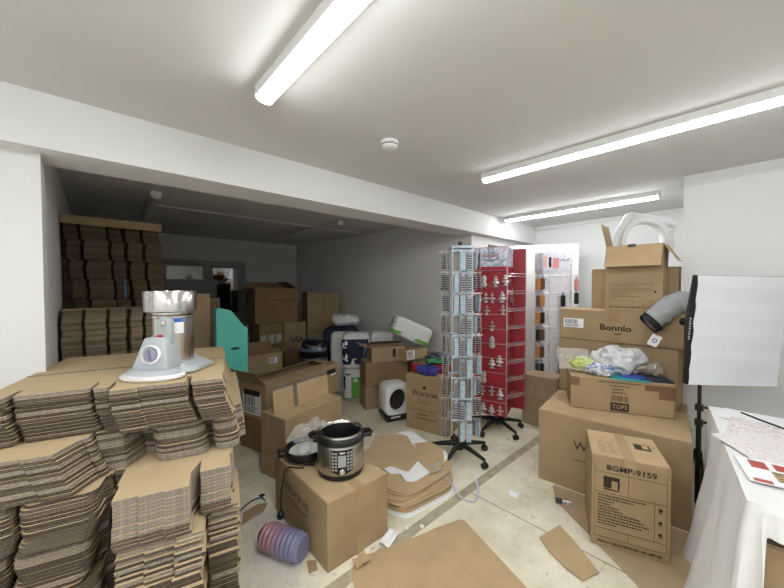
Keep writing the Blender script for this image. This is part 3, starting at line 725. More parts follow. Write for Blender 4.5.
# small cartons left of the stack, near the far display rack
GL = 'small cartons on the floor beside the far hair accessory rack'
carton('small brown carton on the floor left of the Bonnlo stack, lower of two', (3.46, 1.66), -88., .36, .28, .28, 0, kraft_grey, group=GL, seed=25)
carton('small brown carton left of the Bonnlo stack, upper of two', (3.48, 1.66), -84., .34, .26, .25, .281, kraft_grey, group=GL, seed=26)

# ------------------------------------------------------------------ middle cartons
lo = carton('dark brown carton on the floor under the long open carton', (1.105, 2.87), 18., .95, .36, .298, 0, kraft_dark, seed=30)
bx = carton('long open kraft carton with black labels, its left flap standing up', (1.105, 2.87), 18., 1.02, .37, .315, .30, kraft, kraft, flaps={'left': (38, .17), 'right': (-85, .12), 'front': (-88, .12), 'back': (-74, .12)}, seed=31)
lb = sticker(bx, .0, .13, .25, .20, .51, None, 'shipping_label', True, 'left')
MB().box(-.5162,-.11,.205,-.5148,.11,.255).build('black_label', black_matte, bx)
for (xx, zz, ww, hh) in ((-.31,.13,.07,.13), (.37,.245,.15,.05)):
    MB().box(xx-ww/2,-.189,zz-hh/2,xx+ww/2,-.1875,zz+hh/2).build('black_label', black_matte, bx)
MB().box(.36,-.190,.20,.45,-.1885,.215).build('white_label', white_paper, bx)
text('label_lettering', 'I', .09, white_paper, bx, (-.31, -.1896, .13), FRONT)
MB().box(-.02,-.189,.27,.035,-.187,.315).build('packing_tape', tape_m, bx)
tb = carton('kraft carton with one flap standing up striped with grey tape, behind the cooker', (1.04, 2.33), 14., .62, .30, .50, 0, kraft, kraft_pale, 'x', None, seed=33)
fl = MB().box(-.295,-.003,0,.295,.003,.205).build('standing_flap', kraft_pale, tb, loc=(0,.0,.501), rot=(-.10,0,0))
MB().box(-.10,-.0045,-.005,-.06,-.003,.205).box(-.295,-.0045,.18,.295,-.003,.207).build('grey_tape', tape_grey, fl)
# Wortrait cartons
GW = 'pair of stacked lettered cartons behind the grey rack'
wa = math.degrees(math.atan2(-.452, .121))
w1 = carton('lower of two stacked cartons behind the grey accessory rack', (2.435, 2.436), wa, .47, .34, .218, 0, kraft, group=GW, seed=34)
textlines(w1, -.10, .17, [.12], .016, .02, .17, ink, seed=1); textlines(w1, -.13, .13, [.26], .012, .02, .17, ink, seed=2)
w2 = carton('upper carton lettered across its front, with bright bags lying on top', (2.43, 2.44), wa, .47, .345, .355, .219, kraft, kraft_pale, 'y', tape_clear, GW, seed=35, tabs=.05)
text('printed_lettering', 'Wortrait', .075, ink, w2, (-.015, -.1775, .17), FRONT, sx=1.1)
MB().lathe([(0,0),(.018,0),(.018,.0014),(0,.0014)], 20, M=Matrix.Translation((-.015,-.1765,.235)) @ Euler((PI/2,0,0)).to_matrix().to_4x4()).build('printed_emblem', ink, w2)
textlines(w2, -.09, .105, [.16], .009, .02, .1725, ink_soft, seed=3); textlines(w2, -.12, .078, [.23], .009, .02, .1725, ink_soft, seed=4)
# carton heap behind the litter box
GH = 'brown cartons heaped against the alcove wall'
carton('lower dark carton of the heap behind the white pet house', (2.40, 3.10), -20., .50, .25, .29, 0, kraft_grey, group=GH, seed=36, dent=.01)
carton('dented dark carton of the heap, second from the floor, behind the pet house', (2.37, 3.06), -24., .54, .28, .292, .292, kraft_dark, group=GH, seed=37, dent=.012, mat_top=kraft_grey)
hb_ = carton('half open brown carton with a bent flap on top of the heap', (2.44, 3.03), -26., .42, .26, .17, .586, kraft_grey, kraft_grey, flaps={'front': (-82,.17), 'back': (-70,.2), 'left': (75,.15), 'right': (-75,.15)}, group=GH)
MB().box(.05,-.1345,.05,.09,-.1335,.15).build('printed_mark', ink, hb_)
carton('brown carton between the heap and the alcove right wall', (2.97, 2.86), -30., .42, .30, .60, 0, kraft_grey, group=GH, seed=38)
sb = carton('small tilted kraft box with a white label on the heap', (2.72, 2.745), -4., .36, .18, .13, .602, kraft, kraft_dark, seed=39, dent=.004)
sticker(sb, -.09, .07, .12, .11, .09)
# back of the alcove
GK = 'cartons at the back of the alcove'
tall = carton('tall closed carton at the back of the alcove against the right wall', (2.64, 5.0), -16., .54, .44, 1.40, 0, kraft, kraft, 'x', None, GK, seed=40)
sticker(tall, -.15, .62, .11, .10, .22, pmat('dull_label',(.45,.43,.40),.7)); sticker(tall, .17, .69, .09, .09, .22)
MB().box(.0,-.2245,.0,.005,-.2225,1.39).build('box_seam', ink_soft, tall)
MB().box(-.265,-.2245,.86,.265,-.2225,.864).build('box_seam', ink_soft, tall)
carton('wide open carton at the back of the alcove with a hanging left flap', (1.80, 5.06), -2., .68, .45, .55, .92, kraft_dark, kraft_dark, flaps={'front': (150,.2), 'left': (115,.22), 'right': (-60,.2), 'back': (20,.1)}, group=GK)
cc = carton('carton with pale labels under the wide open carton in the alcove', (1.84, 5.00), -2., .36, .45, .46, .458, kraft_dark, group=GK, seed=41)
for k in range(3): sticker(cc, -.12+.12*k, .22, .09, .14, .225, pmat('dull_label',(.45,.43,.40),.7), bars=False)
c2 = carton('kraft carton with dark lettering beside the pale-label carton in the alcove', (2.22, 4.99), -2., .38, .45, .46, .458, kraft, group=GK, seed=42)
text('printed_lettering', 'USA', .12, ink, c2, (.03, -.23, .17), FRONT, bold=.002)
carton('dark carton on the floor at the back of the alcove, left of two', (1.83, 5.0), -2., .38, .45, .455, 0, kraft_dark, group=GK, seed=43)
carton('dark carton on the floor at the back of the alcove, right of two', (2.22, 5.0), -2., .40, .45, .455, 0, kraft_dark, group=GK, seed=44)
ci = carton('open kraft carton with a white label beside the teal box', (1.32, 3.99), -2., .42, .36, .23, .44, kraft, kraft_dark, flaps={'left': (70,.12), 'right': (60,.16), 'back': (15,.1), 'front': (-70,.12)}, seed=45)
sticker(ci, .10, .14, .10, .075, .18)
carton('dark carton on the floor under the open white-label carton in the alcove', (1.30, 3.98), -2., .46, .40, .435, 0, kraft_dark, seed=46)
carton('low dark carton in the alcove under the striped black bag', (2.02, 3.93), -8., .36, .36, .40, 0, kraft_dark, seed=47)
# behind the pile
tf = carton('tall narrow pale carton standing behind the grain mill', (.60, 3.62), 0., .25, .14, 1.425, 0, kraft, kraft_pale, 'x', None, seed=48, dent=.012)
MB().box(.03,-.076,1.28,.07,-.0745,1.425).build('packing_tape', tape_m, tf)
carton('dark carton by the window supporting the black open crate', (.55, 4.42), 0., .60, .45, 1.36, 0, kraft_dark, seed=49)
bc = thing('crate', 'black open crate on a dark carton in front of the alcove window', 'crate', (.86, 4.62, 1.362), 0)
m = MB(); q = .012
m.box(-.26,-.17,0,.26,.17,q).box(-.26,-.17,q,.26,-.17+q,.21).box(-.26,.17-q,q,.26,.17,.21).box(-.26,-.17+q,q,-.26+q,.17-q,.21).box(.26-q,-.17+q,q,.26,.17-q,.21)
m.build('crate_body', black, bc)
MB().box(0,-.165,0,.19,.165,.008).build('lid', black, bc, loc=(.262,0,.15), rot=(0,-.45,0))
m = MB().box(-.275,-.185,.205,.275,-.17,.222).box(-.275,.17,.205,.275,.185,.222).box(-.275,-.17,.205,-.26,.17,.222).box(.26,-.17,.205,.275,.17,.222)
m.build('rim', black, bc)
# teal box
teal = pmat('teal_card', (.10,.52,.44), .55, var=.05)
tc_ = thing('teal_box', 'teal cardboard box with a sloping shoulder and oval hand hole, behind the pile', 'box', (.965, 3.40, .56), -6)
P = [(-.13,0),(.145,0),(.145,.53),(.11,.56),(.0,.71),(-.11,.735),(-.13,.71)]
MB().prism(P, -.09, .09, 0, 0, Matrix(((1,0,0,0),(0,0,-1,0),(0,1,0,0),(0,0,0,1)))).build('box_body', teal, tc_, bevel=.005)
m = MB(); m.prism([(.03+.042*math.cos(2*PI*k/20), .345+.012*math.sin(2*PI*k/20)) for k in range(20)], -.001, .001, 0, 0, Matrix.Translation((0,-.0915,0)) @ Matrix(((1,0,0,0),(0,0,-1,0),(0,1,0,0),(0,0,0,1)))); m.build('hand_hole', black_matte, tc_)
MB().box(.14,-.02,.47,.156,.02,.54).build('clip', grey_pl, tc_)
carton('dark carton under the teal box', (.75, 3.30), 0., .36, .30, .557, 0, kraft_dark, seed=50)

# ------------------------------------------------------------------ display racks
def star_base(parent, cx, cy, a0, R, mat=black, n=5):
    for k in range(n):
        a = rad(a0+360*k/n); c, s = math.cos(a), math.sin(a)
        m = MB(); m.tube([(cx+c*.02, cy+s*.02, .115), (cx+c*R*.5, cy+s*R*.5, .098), (cx+c*R, cy+s*R, .072)], [.026, .02, .014], 10)
        o = m.build('leg', mat, parent, smooth=True)
        w_ = MB(); p = Vector((cx+c*R, cy+s*R, .026)); t = Vector((-s, c, 0))
        w_.tube([p-t*.018, p-t*.006], .026, 16).tube([p+t*.006, p+t*.018], .026, 16).tube([(p.x,p.y,.03),(p.x,p.y,.075)], .008, 8)
        w_.build('caster', mat, o, smooth=True)
    MB().lathe([(0,.06),(.03,.06),(.042,.08),(.042,.13),(.03,.16),(0,.16)], 20, M=Matrix.Translation((cx,cy,0))).build('hub', mat, parent, smooth=True)
pastel = pattern_mat('pastel_foil', [(.58,.30,.50),(.24,.48,.62),(.38,.34,.64),(.58,.58,.68),(.30,.54,.44)], 90, .25)
beads = pattern_mat('bead_strip', [(.015,.015,.02),(.02,.02,.025),(.03,.03,.035),(.55,.57,.60)], 16, .3, 'wave_Z', (1,1,1))
pale_card = pmat('pale_blue_card', (.38,.42,.50), .4)
rail_m = pmat('pale_rail', (.48,.58,.68), .35)
greyframe = pmat('grey_rack_metal', (.45,.46,.48), .35, metal=.6)

s1 = thing('display_rack', 'tall grey rotating wire rack hung with strips of small accessories', 'display rack', (2.36, 1.70, 0), -42.4)
star_base(s1, 0, 0, -52, .265)
MB().tube([(0,0,.15),(0,0,1.86)], .014, 12).build('pole', greyframe, s1, smooth=True)
MB().tube([(0,0,1.855),(0,0,1.885)], .018, 12).build('pole_cap', black, s1, smooth=True)
S = .085
for sx_ in (-1, 1):
    for sy_ in (-1, 1):
        MB().box(sx_*S-.005, sy_*S-.005, .22, sx_*S+.005, sy_*S+.005, 1.835).build('corner_post', greyframe, s1)
MB().box(-S-.008, -S-.008, 1.825, S+.008, S+.008, 1.842).build('top_plate', rail_m, s1)
TZ = [1.80-.181*k for k in range(9)]
for z in TZ:
    m = MB()
    m.box(-S, -S-.006, z-.007, S, -S, z+.009); m.box(-S, S, z-.007, S, S+.006, z+.009)
    m.box(-S-.006, -S, z-.007, -S, S, z+.009); m.box(S, -S, z-.007, S+.006, S, z+.009)
    m.build('hook_rail', rail_m, s1)
    for x in (-.052, 0, .052): MB().tube([(x,-S,z),(x,-S-.07,z),(x,-S-.075,z+.012)], .002, 5).build('hook', wire_m, s1)
    for y in (-.04, .04):
        for sg in (-1, 1): MB().tube([(sg*S,y,z),(sg*(S+.095),y,z),(sg*(S+.1),y,z+.012)], .002, 5).build('hook', wire_m, s1)
R1 = s1.matrix_basis.copy() if False else Matrix.Translation((2.36,1.70,0)) @ Matrix.Rotation(rad(-42.4), 4, 'Z')
def pack_mesh(name, w, l, mats, kind):
    m = MB()
    m.box(-w/2, -.001, -l, w/2, .001, .0, 0)
    m.box(-w*.43, -.008, -l*.96, w*.43, -.001, -l*.13, 1)
    o = m.build(name, mats, None); me = o.data; D.objects.remove(o); return me
pk_a = pack_mesh('accessory_pack', .043, .158, [pale_card, pastel], 0)
pk_b = pack_mesh('accessory_pack', .037, .155, [pale_card, beads], 0)
pk_c = pack_mesh('accessory_pack', .032, .150, [pmat('grey_card',(.42,.42,.44),.4), beads], 0)
def hang(me, name, M, loc, rz, label, cat, group, tilt=0):
    o = D.objects.new(name, me); COL.objects.link(o)
    o.matrix_world = M @ Matrix.Translation(loc) @ Euler((tilt,0,rad(rz))).to_matrix().to_4x4()
    return tag(o, label, cat, group)
GP = 'strips hanging on the grey rack'
lab = {'a': 'pastel foil strip hanging on the front of the grey rotating rack', 'b': 'black beaded strip hanging on the front of the grey rotating rack',
       'l': 'grey beaded strip seen edge on at the left side of the grey rack', 'r': 'grey beaded strip seen edge on at the right side of the grey rack', 's':'pastel foil strip on the right side of the grey rotating rack'}
pat = ['-ab', 'abb', 'aab', '-bb', 'aba', '-ba', 'ba-', 'bba', '-aa']
for k, z in enumerate(TZ):
    for i, ch in enumerate(pat[k]):
        if ch == '-': continue
        hang(pk_a if ch == 'a' else pk_b, 'accessory_pack', R1, ((i-1)*.052, -S-.02-.012*i, z-.012), rnd.uniform(-8, 8), lab[ch], 'hair accessory', GP)
    for j, (y, off) in enumerate(((-.04,.035),(-.04,.075),(.04,.05))):
        if k > 6 and j == 2: continue
        hang(pk_c, 'accessory_pack', R1, (-S-off, y, z-.004), 62+rnd.uniform(-25, 10), lab['l'], 'hair accessory', GP, rnd.uniform(-.08,.08))
        if j < 2: hang(pk_c if (k+j) % 3 else pk_a, 'accessory_pack', R1, (S+off, y, z-.004), -60+rnd.uniform(-10, 25), lab['r'] if (k+j) % 3 else lab['s'], 'hair accessory', GP, rnd.uniform(-.08,.08))

# red rack
redm = pmat('red_rack_panel', (.31,.017,.032), .42, var=.08, vscale=3)
floral = pattern_mat('floral_header', [(.50,.56,.70),(.30,.36,.52),(.68,.70,.80),(.60,.62,.74),(.66,.50,.58),(.32,.42,.40),(.74,.76,.84)], 34, .45)
s2o = (3.165, 1.845)
s2 = thing('display_rack', 'tall red rotating rack with a floral header and silver charms', 'display rack', (*s2o, 0), -72.)
hx = Matrix.Rotation(rad(72), 2) @ Vector((3.09-s2o[0], 1.76-s2o[1]))
star_base(s2, hx.x, hx.y, 36, .27)
MB().tube([(hx.x,hx.y,.13),(hx.x,hx.y,.20)], .02, 12).build('pole', black, s2, smooth=True)
A, B = .168, .165
MB().box(-A,-B,.165,A,-B+.006,1.90).build('front_panel', redm, s2)
MB().box(A-.006,-B+.006,.165,A,B,1.90).build('side_panel', redm, s2)
MB().box(-A,-B+.006,.165,-A+.006,B,1.90).build('side_panel', redm, s2)
MB().box(-A+.006,B-.006,.165,A+.135,B,1.90).build('back_panel', redm, s2)
MB().box(-A+.004,-B+.006,.165,A-.006,B-.006,.175).build('bottom_plate', redm, s2)
for x, y in ((-A,-B-.004),(A,-B-.004),(A+.135,B-.004)):
    MB().tube([(x,y,.16),(x,y,1.90)], .005, 8).build('edge_wire', wire_m, s2, smooth=True)
hd = MB().box(-A,-B-.004,1.70,A,-B-.001,1.895).build('header_card', floral, s2)
MB().box(A+.001,-B,1.70,A+.004,B-.006,1.895).build('header_card', floral, s2)
emb = MB(); emb.tube([(.085*math.cos(a)-.0,-B-.0055,1.80+.045*math.sin(a)) for a in [2*PI*k/24 for k in range(25)]], .0035, 5)
emb.tube([(-.06,-B-.0055,1.775),(0,-B-.0055,1.765),(.06,-B-.0055,1.775)], .004, 5); emb.build('header_emblem', pmat('header_dark',(.12,.14,.26),.5), hd)
m = MB(); [m.box(-.07+.022*k,-B-.0052,1.79+.006*(k%2),-.055+.022*k,-B-.0042,1.815+.004*(k%3)) for k in range(7)]; m.build('header_lettering', pmat('header_rose',(.42,.16,.24),.5), hd)
for k in range(8):
    z = 1.60-.178*k
    m = MB(); x0, x1, y0, y1 = A+.002, A+.132, -B+.01, B-.01
    m.tube([(x0,y0,z),(x1,y1-.1,z),(x1,y1,z),(x0,y1,z),(x0,y0,z)], .0025, 5); m.tube([(x0,y0,z+.028),(x1,y1-.1,z+.028),(x1,y1,z+.028)], .0022, 5)
    for q in range(1, 7):
        yy = y0+(y1-y0)*q/7; xe = min(x1, x0+(x1-x0)*(yy-y0)/(y1-.1-y0)); m.tube([(x0,yy,z),(xe,yy,z)], .0016, 4)
    for q in range(1, 4):
        xx = x0+(x1-x0)*q/4; m.tube([(xx,y0+(y1-.1-y0)*q/4,z),(xx,y1,z)], .0016, 4)
    m.build('wire_shelf', wire_m, s2, smooth=True)
m = MB()
for k in range(10): m.tube([(-A,-B-.006,1.66-.15*k),(A,-B-.006,1.66-.15*k)], .0022, 5)
m.build('hook_wires', wire_m, s2)
R2 = Matrix.Translation((*s2o,0)) @ Matrix.Rotation(rad(-72), 4, 'Z')
def charm_mesh(kind):
    m = MB()
    if kind == 0:
        pr = [(0,0),(.012,-.004),(.016,-.02),(.004,-.026),(.024,-.032),(.028,-.046),(.006,-.052),(.034,-.06),(.038,-.078),(.01,-.084),(.012,-.1),(.03,-.104),(.03,-.112),(0,-.116)]
    elif kind == 1:
        pr = [(0,0),(.004,-.002),(.005,-.018),(.018,-.022),(.018,-.03),(.006,-.036),(.006,-.05),(.034,-.055),(.034,-.066),(.008,-.072),(.006,-.09),(.022,-.096),(.022,-.104),(0,-.11)]
    else:
        pr = [(0,0),(.006,-.003),(.024,-.02),(.03,-.045),(.02,-.062),(.026,-.08),(.034,-.1),(.022,-.125),(0,-.13)]
    m.lathe(pr, 14, sy=.25)
    o = m.build('charm', pmat('silver_charm',(.52,.50,.49),.3,metal=.6), None, smooth=True); me = o.data; D.objects.remove(o); return me
ch = [charm_mesh(k) for k in range(3)]
GC = 'silver charms on the red rack'
spots = [(480,277,2),(491,278,0),(500,277,0),(482,294,1),(488,294,1),(497,293,0),(483,306,1),(498,305,1),(488,321,1),(488,336,2),(488,357,0),(495,354,0),(480,371,2),(479,385,1),(488,384,1),(496,386,0),(480,402,0),(488,403,0),(496,402,1),(475,296,1),(476,330,1),(476,352,1)]
for px, py, k in spots:
    x = (px-485.5)/31*A*2*.98; z = 1.5-(py-286)/94.5+.02
    hang(ch[k], 'charm', R2, (x, -B-.02, z), 0, ('broad tiered', 'thin cross-barred', 'rounded figure')[k]+' silver charm hanging on the front of the red rack', 'charm', GC)
for k, (y, z) in enumerate(((-.09,1.62),(-.06,1.44),(.02,1.50),(.06,1.40))):
    hang(ch[1], 'charm', R2, (A+.02, y, z), 90, 'thin silver charm hanging on the right side of the red rack', 'charm', GC)

# far rack with hair accessories
marble = pattern_mat('pale_patterned_panel', [(.70,.70,.74),(.62,.63,.68),(.76,.76,.79),(.67,.67,.72)], 22, .4, 'noise')
s3 = thing('display_rack', 'far white patterned rack with combs and hair clips in front of the open white door', 'display rack', (4.10, 1.60, 0), -42.4)
star_base(s3, 0, 0, -60, .26)
MB().tube([(0,0,.15),(0,0,.5)], .018, 12).build('pole', greyframe, s3, smooth=True)
MB().box(-.17,-.10,.42,.17,.10,1.68).build('panel_column', marble, s3)
hdr = MB().box(-.175,-.105,1.68,.175,.105,1.90).build('header', pattern_mat('floral_header_pale',[(.72,.72,.78),(.60,.60,.72),(.78,.78,.82),(.35,.36,.48)],40,.45,'noise'), s3)
MB().box(-.10,-.1065,1.72,-.07,-.1055,1.84).build('header_picture', black_matte, hdr)
MB().box(-.055,-.1065,1.71,.02,-.1055,1.83).build('header_picture', pmat('pink_print',(.70,.28,.28),.5), hdr)
MB().box(-.165,-.1065,1.72,-.12,-.1055,1.86).build('header_picture', pmat('pink_print_pale',(.70,.45,.45),.5), hdr)
m = MB(); [m.box(.03+.02*k,-.1065,1.79+.006*(k%2),.042+.02*k,-.1055,1.815+.008*(k%3)) for k in range(6)]; m.build('header_lettering', pmat('header_violet',(.25,.26,.42),.5), hdr)
m = MB()
for z in (1.62,1.42,1.22,1.02,.82,.62):
    m.tube([(-.26,-.11,z),(.24,-.11,z)], .003, 5); m.tube([(-.26,-.11,z),(-.26,.10,z)], .003, 5); m.tube([(.24,-.11,z),(.24,.1,z)], .003, 5)
for x in (-.165,.165,-.09): m.tube([(x,-.115,.42),(x,-.115,1.68)], .004, 6)
m.build('wire_frame', wire_m, s3)
R3 = Matrix.Translation((4.10,1.60,0)) @ Matrix.Rotation(rad(-42.4), 4, 'Z')
def clip_mesh(mat):
    m = MB(); m.box(-.026,-.006,-.15,.026,.006,-.02,0).box(-.02,-.008,-.14,.02,.008,-.05,0).box(-.012,-.003,-.02,.012,.003,.02,1)
    o = m.build('hair_comb', [mat, pale_card], None, bevel=.004); me = o.data; D.objects.remove(o); return me
cm = {'orange': clip_mesh(pmat('amber_plastic',(.48,.20,.05),.3)), 'brown': clip_mesh(pmat('brown_plastic',(.13,.055,.03),.3)), 'black': clip_mesh(black), 'pink': clip_mesh(pmat('pink_plastic',(.62,.26,.24),.35)), 'blue': clip_mesh(pmat('navy_blue_plastic',(.03,.05,.10),.35))}
GH3 = 'combs on the far rack'
for z, a, b in ((1.62,'orange','brown'),(1.42,'brown','orange'),(1.22,'orange','black'),(1.02,'black','brown'),(.82,'orange','brown'),(.62,'blue','black')):
    for j, cn in enumerate((a, b)):
        hang(cm[cn], 'hair_comb', R3, (-.235+.055*j, -.13, z-.01), rnd.uniform(-25,25), f'{cn} comb pack hanging at the left edge of the far patterned rack', 'comb', GH3)
for x, z, cn in ((.06,1.42,'black'),(.06,1.22,'black'),(.075,1.02,'black'),(.03,.82,'orange'),(.085,.84,'black'),(.04,.62,'brown')):
    hang(cm[cn], 'hair_comb', R3, (x, -.13, z-.01), 0, f'{cn} comb pack hanging on the front of the far patterned rack', 'comb', GH3)
for z, cn in ((1.60,'pink'),(1.44,'black')):
    hang(cm[cn], 'hair_comb', R3, (.215, -.13, z), 0, f'{cn} comb pack hanging at the right edge of the far patterned rack', 'comb', GH3)

# ------------------------------------------------------------------ sacks and bags in the alcove
def spow(x, e): return math.copysign(abs(x)**e, x)
def pillow(name, w, d, h, mat, parent=None, e1=.35, e2=.35, amp=.012, seed=1, nu=40, nv=24, u=(0, 2*PI), v=(-PI/2, PI/2), infl=0., loc=(0,0,0), rot=(0,0,0), sc=9., ridge=False):
    m = MB(); off = Vector((seed*3.3, seed*5.1, seed))
    for j in range(nv+1):
        vv = v[0]+(v[1]-v[0])*j/nv
        for i in range(nu+1):
            uu = u[0]+(u[1]-u[0])*i/nu
            x = spow(math.cos(vv), e1)*spow(math.cos(uu), e2); y = spow(math.cos(vv), e1)*spow(math.sin(uu), e2); z = spow(math.sin(vv), e1)
            p = Vector((x*w/2, y*d/2, z*h/2)); nrm = Vector((x/w, y/d, z/h)).normalized()
            k = amp*(noise.noise(p*sc+off)+.5*noise.noise(p*sc*2.7+off)) + infl
            if ridge: k += amp*(.3-.9*abs(noise.noise(p*sc*.9+off*2))-.45*abs(noise.noise(p*sc*2.3+off)))
            p += nrm*k
            m.v.append((p.x, p.y, max(p.z, -h/2+.0)))
    for j in range(nv):
        for i in range(nu):
            a = j*(nu+1)+i; m.f.append([a, a+1, a+nu+2, a+nu+1]); m.mi.append(0)
    return m.build(name, mat, parent, loc=loc, rot=rot, smooth=True, weld=True)
sackw = pmat('white_woven_sack', (.68,.68,.68), .45, bump=.05, bscale=40)
GS = 'filled sacks in the alcove'
def sack(label, loc, rz, w, d, h, seed, decal=None):
    t = thing('sack', label, 'sack', loc, rz, GS)
    pillow('sack_body', w, d, h, sackw, t, seed=seed, loc=(0,0,h/2))
    for nm, mt, u0, u1, v0, v1 in (decal or []):
        pillow(nm, w, d, h, mt, t, seed=seed, loc=(0,0,h/2), u=(u0,u1), v=(v0,v1), infl=.0025, nu=16, nv=14)
    return t
F0 = -PI/2
sack('white and green sack on the floor, lower of two stacked sacks', (2.57,3.52,0), -38, .35,.26,.42, 3,
     [('green_print', green_ink, F0-.05, F0+.30, -.55, .15), ('green_print', green_ink, F0-1.2, F0+.28, -.62, -.45), ('green_print', green_ink, F0-1.3, F0-.6, .38, .5), ('dark_emblem', black, F0-.85, F0-.5, -.05, .2), ('dark_lettering', navy, F0-.5, F0-.1, .28, .42)])
sk2 = sack('white sack with a navy printed panel, upper of two stacked sacks', (2.57,3.52,.42), -38, .37,.27,.47, 4,
     [('navy_panel', navy, F0-1.25, F0+.72, -.42, .32), ('white_lettering', white_paper, F0-.95, F0-.6, -.12, .12), ('white_lettering', white_paper, F0-.5, F0-.2, -.2, .22), ('pale_lettering', pmat('dull_print',(.2,.22,.3),.5), F0+.15, F0+.45, -.05, .1)])
sack('white sack with a dark stripe leaning behind the heap, right of the navy-panel sack', (2.98,3.50,0), -30, .36,.26,.87, 5, [('navy_stripe', navy, F0-1.3, F0-.95, .02, .6)])
sack('plain pale sack standing left of the navy-panel sack', (2.55,3.87,0), -30, .28,.22,.86, 6)
pg = pillow('plastic_bag', .55,.42,.90, navy, None, amp=.03, seed=8, loc=(2.80,4.22,.45), rot=(0,0,-.6)); tag(pg, 'dark navy plastic bag standing behind the white sacks', 'bag')
wp = pillow('plastic_bag', .42,.30,.18, pmat('white_film',(.72,.74,.76),.35), None, e1=.8, e2=.8, amp=.04, seed=9, loc=(2.84,4.16,.985), rot=(0,.1,-.5)); tag(wp, 'crumpled white plastic bag lying on the navy bag', 'bag')
stripe_film = pattern_mat('black_striped_film', [(.008,.009,.014),(.01,.012,.02),(.012,.014,.03),(.10,.14,.22)], 2.2, .22, 'wave_Z')
bs2 = pillow('plastic_bag', .38,.36,.38, stripe_film, None, e1=.6, e2=.6, amp=.03, seed=10, loc=(2.25,4.06,.59), rot=(.1,0,-.6)); tag(bs2, 'glossy black plastic bag with pale stripes beside the navy bag', 'bag')
# green and white packet
gp = thing('packet', 'white and green shrink-wrapped packet lying tilted on top of the carton heap', 'packet', (3.02, 2.94, .925), -42, rot=(0, .42, rad(-36)))
pillow('packet_body', .52,.22,.24, pmat('white_glossy_film',(.74,.76,.75),.25), gp, e1=.3, e2=.3, amp=.008, seed=12)
pillow('green_band', .52,.22,.24, green_ink, gp, e1=.3, e2=.3, amp=.008, seed=12, u=(F0-1.3,F0+1.35), v=(-.5,-.08), infl=.003, nu=20, nv=8)
pillow('end_fold', .05,.19,.20, pmat('grey_film_fold',(.45,.47,.45),.3), gp, e1=.7, e2=.7, amp=.03, seed=13, loc=(-.25,0,0), sc=25)
# bags on the upper lettered carton
for k, (lb_, colr, lx, ly, dz, sz) in enumerate((('blue glossy bag lying on the upper lettered carton', (.05,.06,.30), -.02, -.08, .045, (.24,.16,.09)),
        ('red bag lying on the upper lettered carton behind the blue bag', (.40,.02,.04), .05, .05, .05, (.26,.14,.10)),
        ('green bag in the bag pile on the upper lettered carton', (.03,.22,.08), .02, .02, .125, (.20,.12,.05)),
        ('dark folded bag topmost on the upper lettered carton', (.03,.03,.08), -.01, .12, .12, (.26,.10,.14)),
        ('red and black bag at the left end of the upper lettered carton', (.16,.02,.025), -.17, -.02, .04, (.14,.2,.08)))):
    M0 = Matrix.Translation((w2.location.x, w2.location.y, .219+.355)) @ Matrix.Rotation(rad(wa), 4, 'Z')
    p = M0 @ Vector((lx, ly, dz))
    o = pillow('plastic_bag', sz[0], sz[1], sz[2], pmat('bag_film_%s' % lb_.split()[0], colr, .22), None, e1=.7, e2=.7, amp=.018, seed=20+k, loc=p, rot=(0,0,rad(wa)+.2*k), sc=20, ridge=True)
    tag(o, lb_, 'bag', 'bags on the lettered carton')
# litter box / pet house
lt = thing('pet_house', 'white rounded pet house with a round opening and black base on the floor', 'pet house', (2.50, 2.70, 0), -20)
W_, H_ = .155, .17
out = []
for k in range(48):
    a = 2*PI*k/48; out.append((spow(math.cos(a),.38)*W_, spow(math.sin(a),.38)*H_))
def zpy(P, y, zc, s=1.): return [(x*s, y, zc+z*s) for x, z in P]
zc = .245
hole = [(.105*math.cos(2*PI*k/48), .125*math.sin(2*PI*k/48)-.005) for k in range(48)]
rings = [zpy(out,.125,zc,.90), zpy(out,.105,zc,.98), zpy(out,-.10,zc,1.), zpy(out,-.122,zc,.95), [( x*1.10,-.128,zc+z*1.10) for x,z in hole], [(x,-.122,zc+z) for x,z in hole], [(x*.97,-.06,zc+z*.97) for x,z in hole]]
m = MB()
for rg_ in rings: m.v += rg_
for i in range(len(rings)-1):
    for k in range(48):
        q = (k+1) % 48; m.f.append([i*48+k, i*48+q, (i+1)*48+q, (i+1)*48+k]); m.mi.append(0)
m.f.append(list(range(48))); m.mi.append(0)
m.build('shell', white_pl, lt, smooth=True)
MB().add([(x*.97,-.058,zc+z*.97) for x,z in hole], [list(range(48))]).build('opening', pmat('smoked_flap',(.035,.03,.028),.25), lt)
m = MB(); P0 = [(x*.86, y_) for x, y_ in ((-W_,-.11),(W_,-.11),(W_,.11),(-W_,.11))]
m.add([(-.13,-.10,0),(.13,-.10,0),(.13,.10,0),(-.13,.10,0),(-.158,-.128,.085),(.158,-.128,.085),(.158,.125,.085),(-.158,.125,.085)], [(3,2,1,0),(4,5,6,7),(0,1,5,4),(1,2,6,5),(2,3,7,6),(3,0,4,7)])
m.build('base_tray', black, lt, bevel=.012, smooth=True)
MB().box(-.09,-.1275,.052,.02,-.1225,.066).build('white_lettering', white_paper, lt)

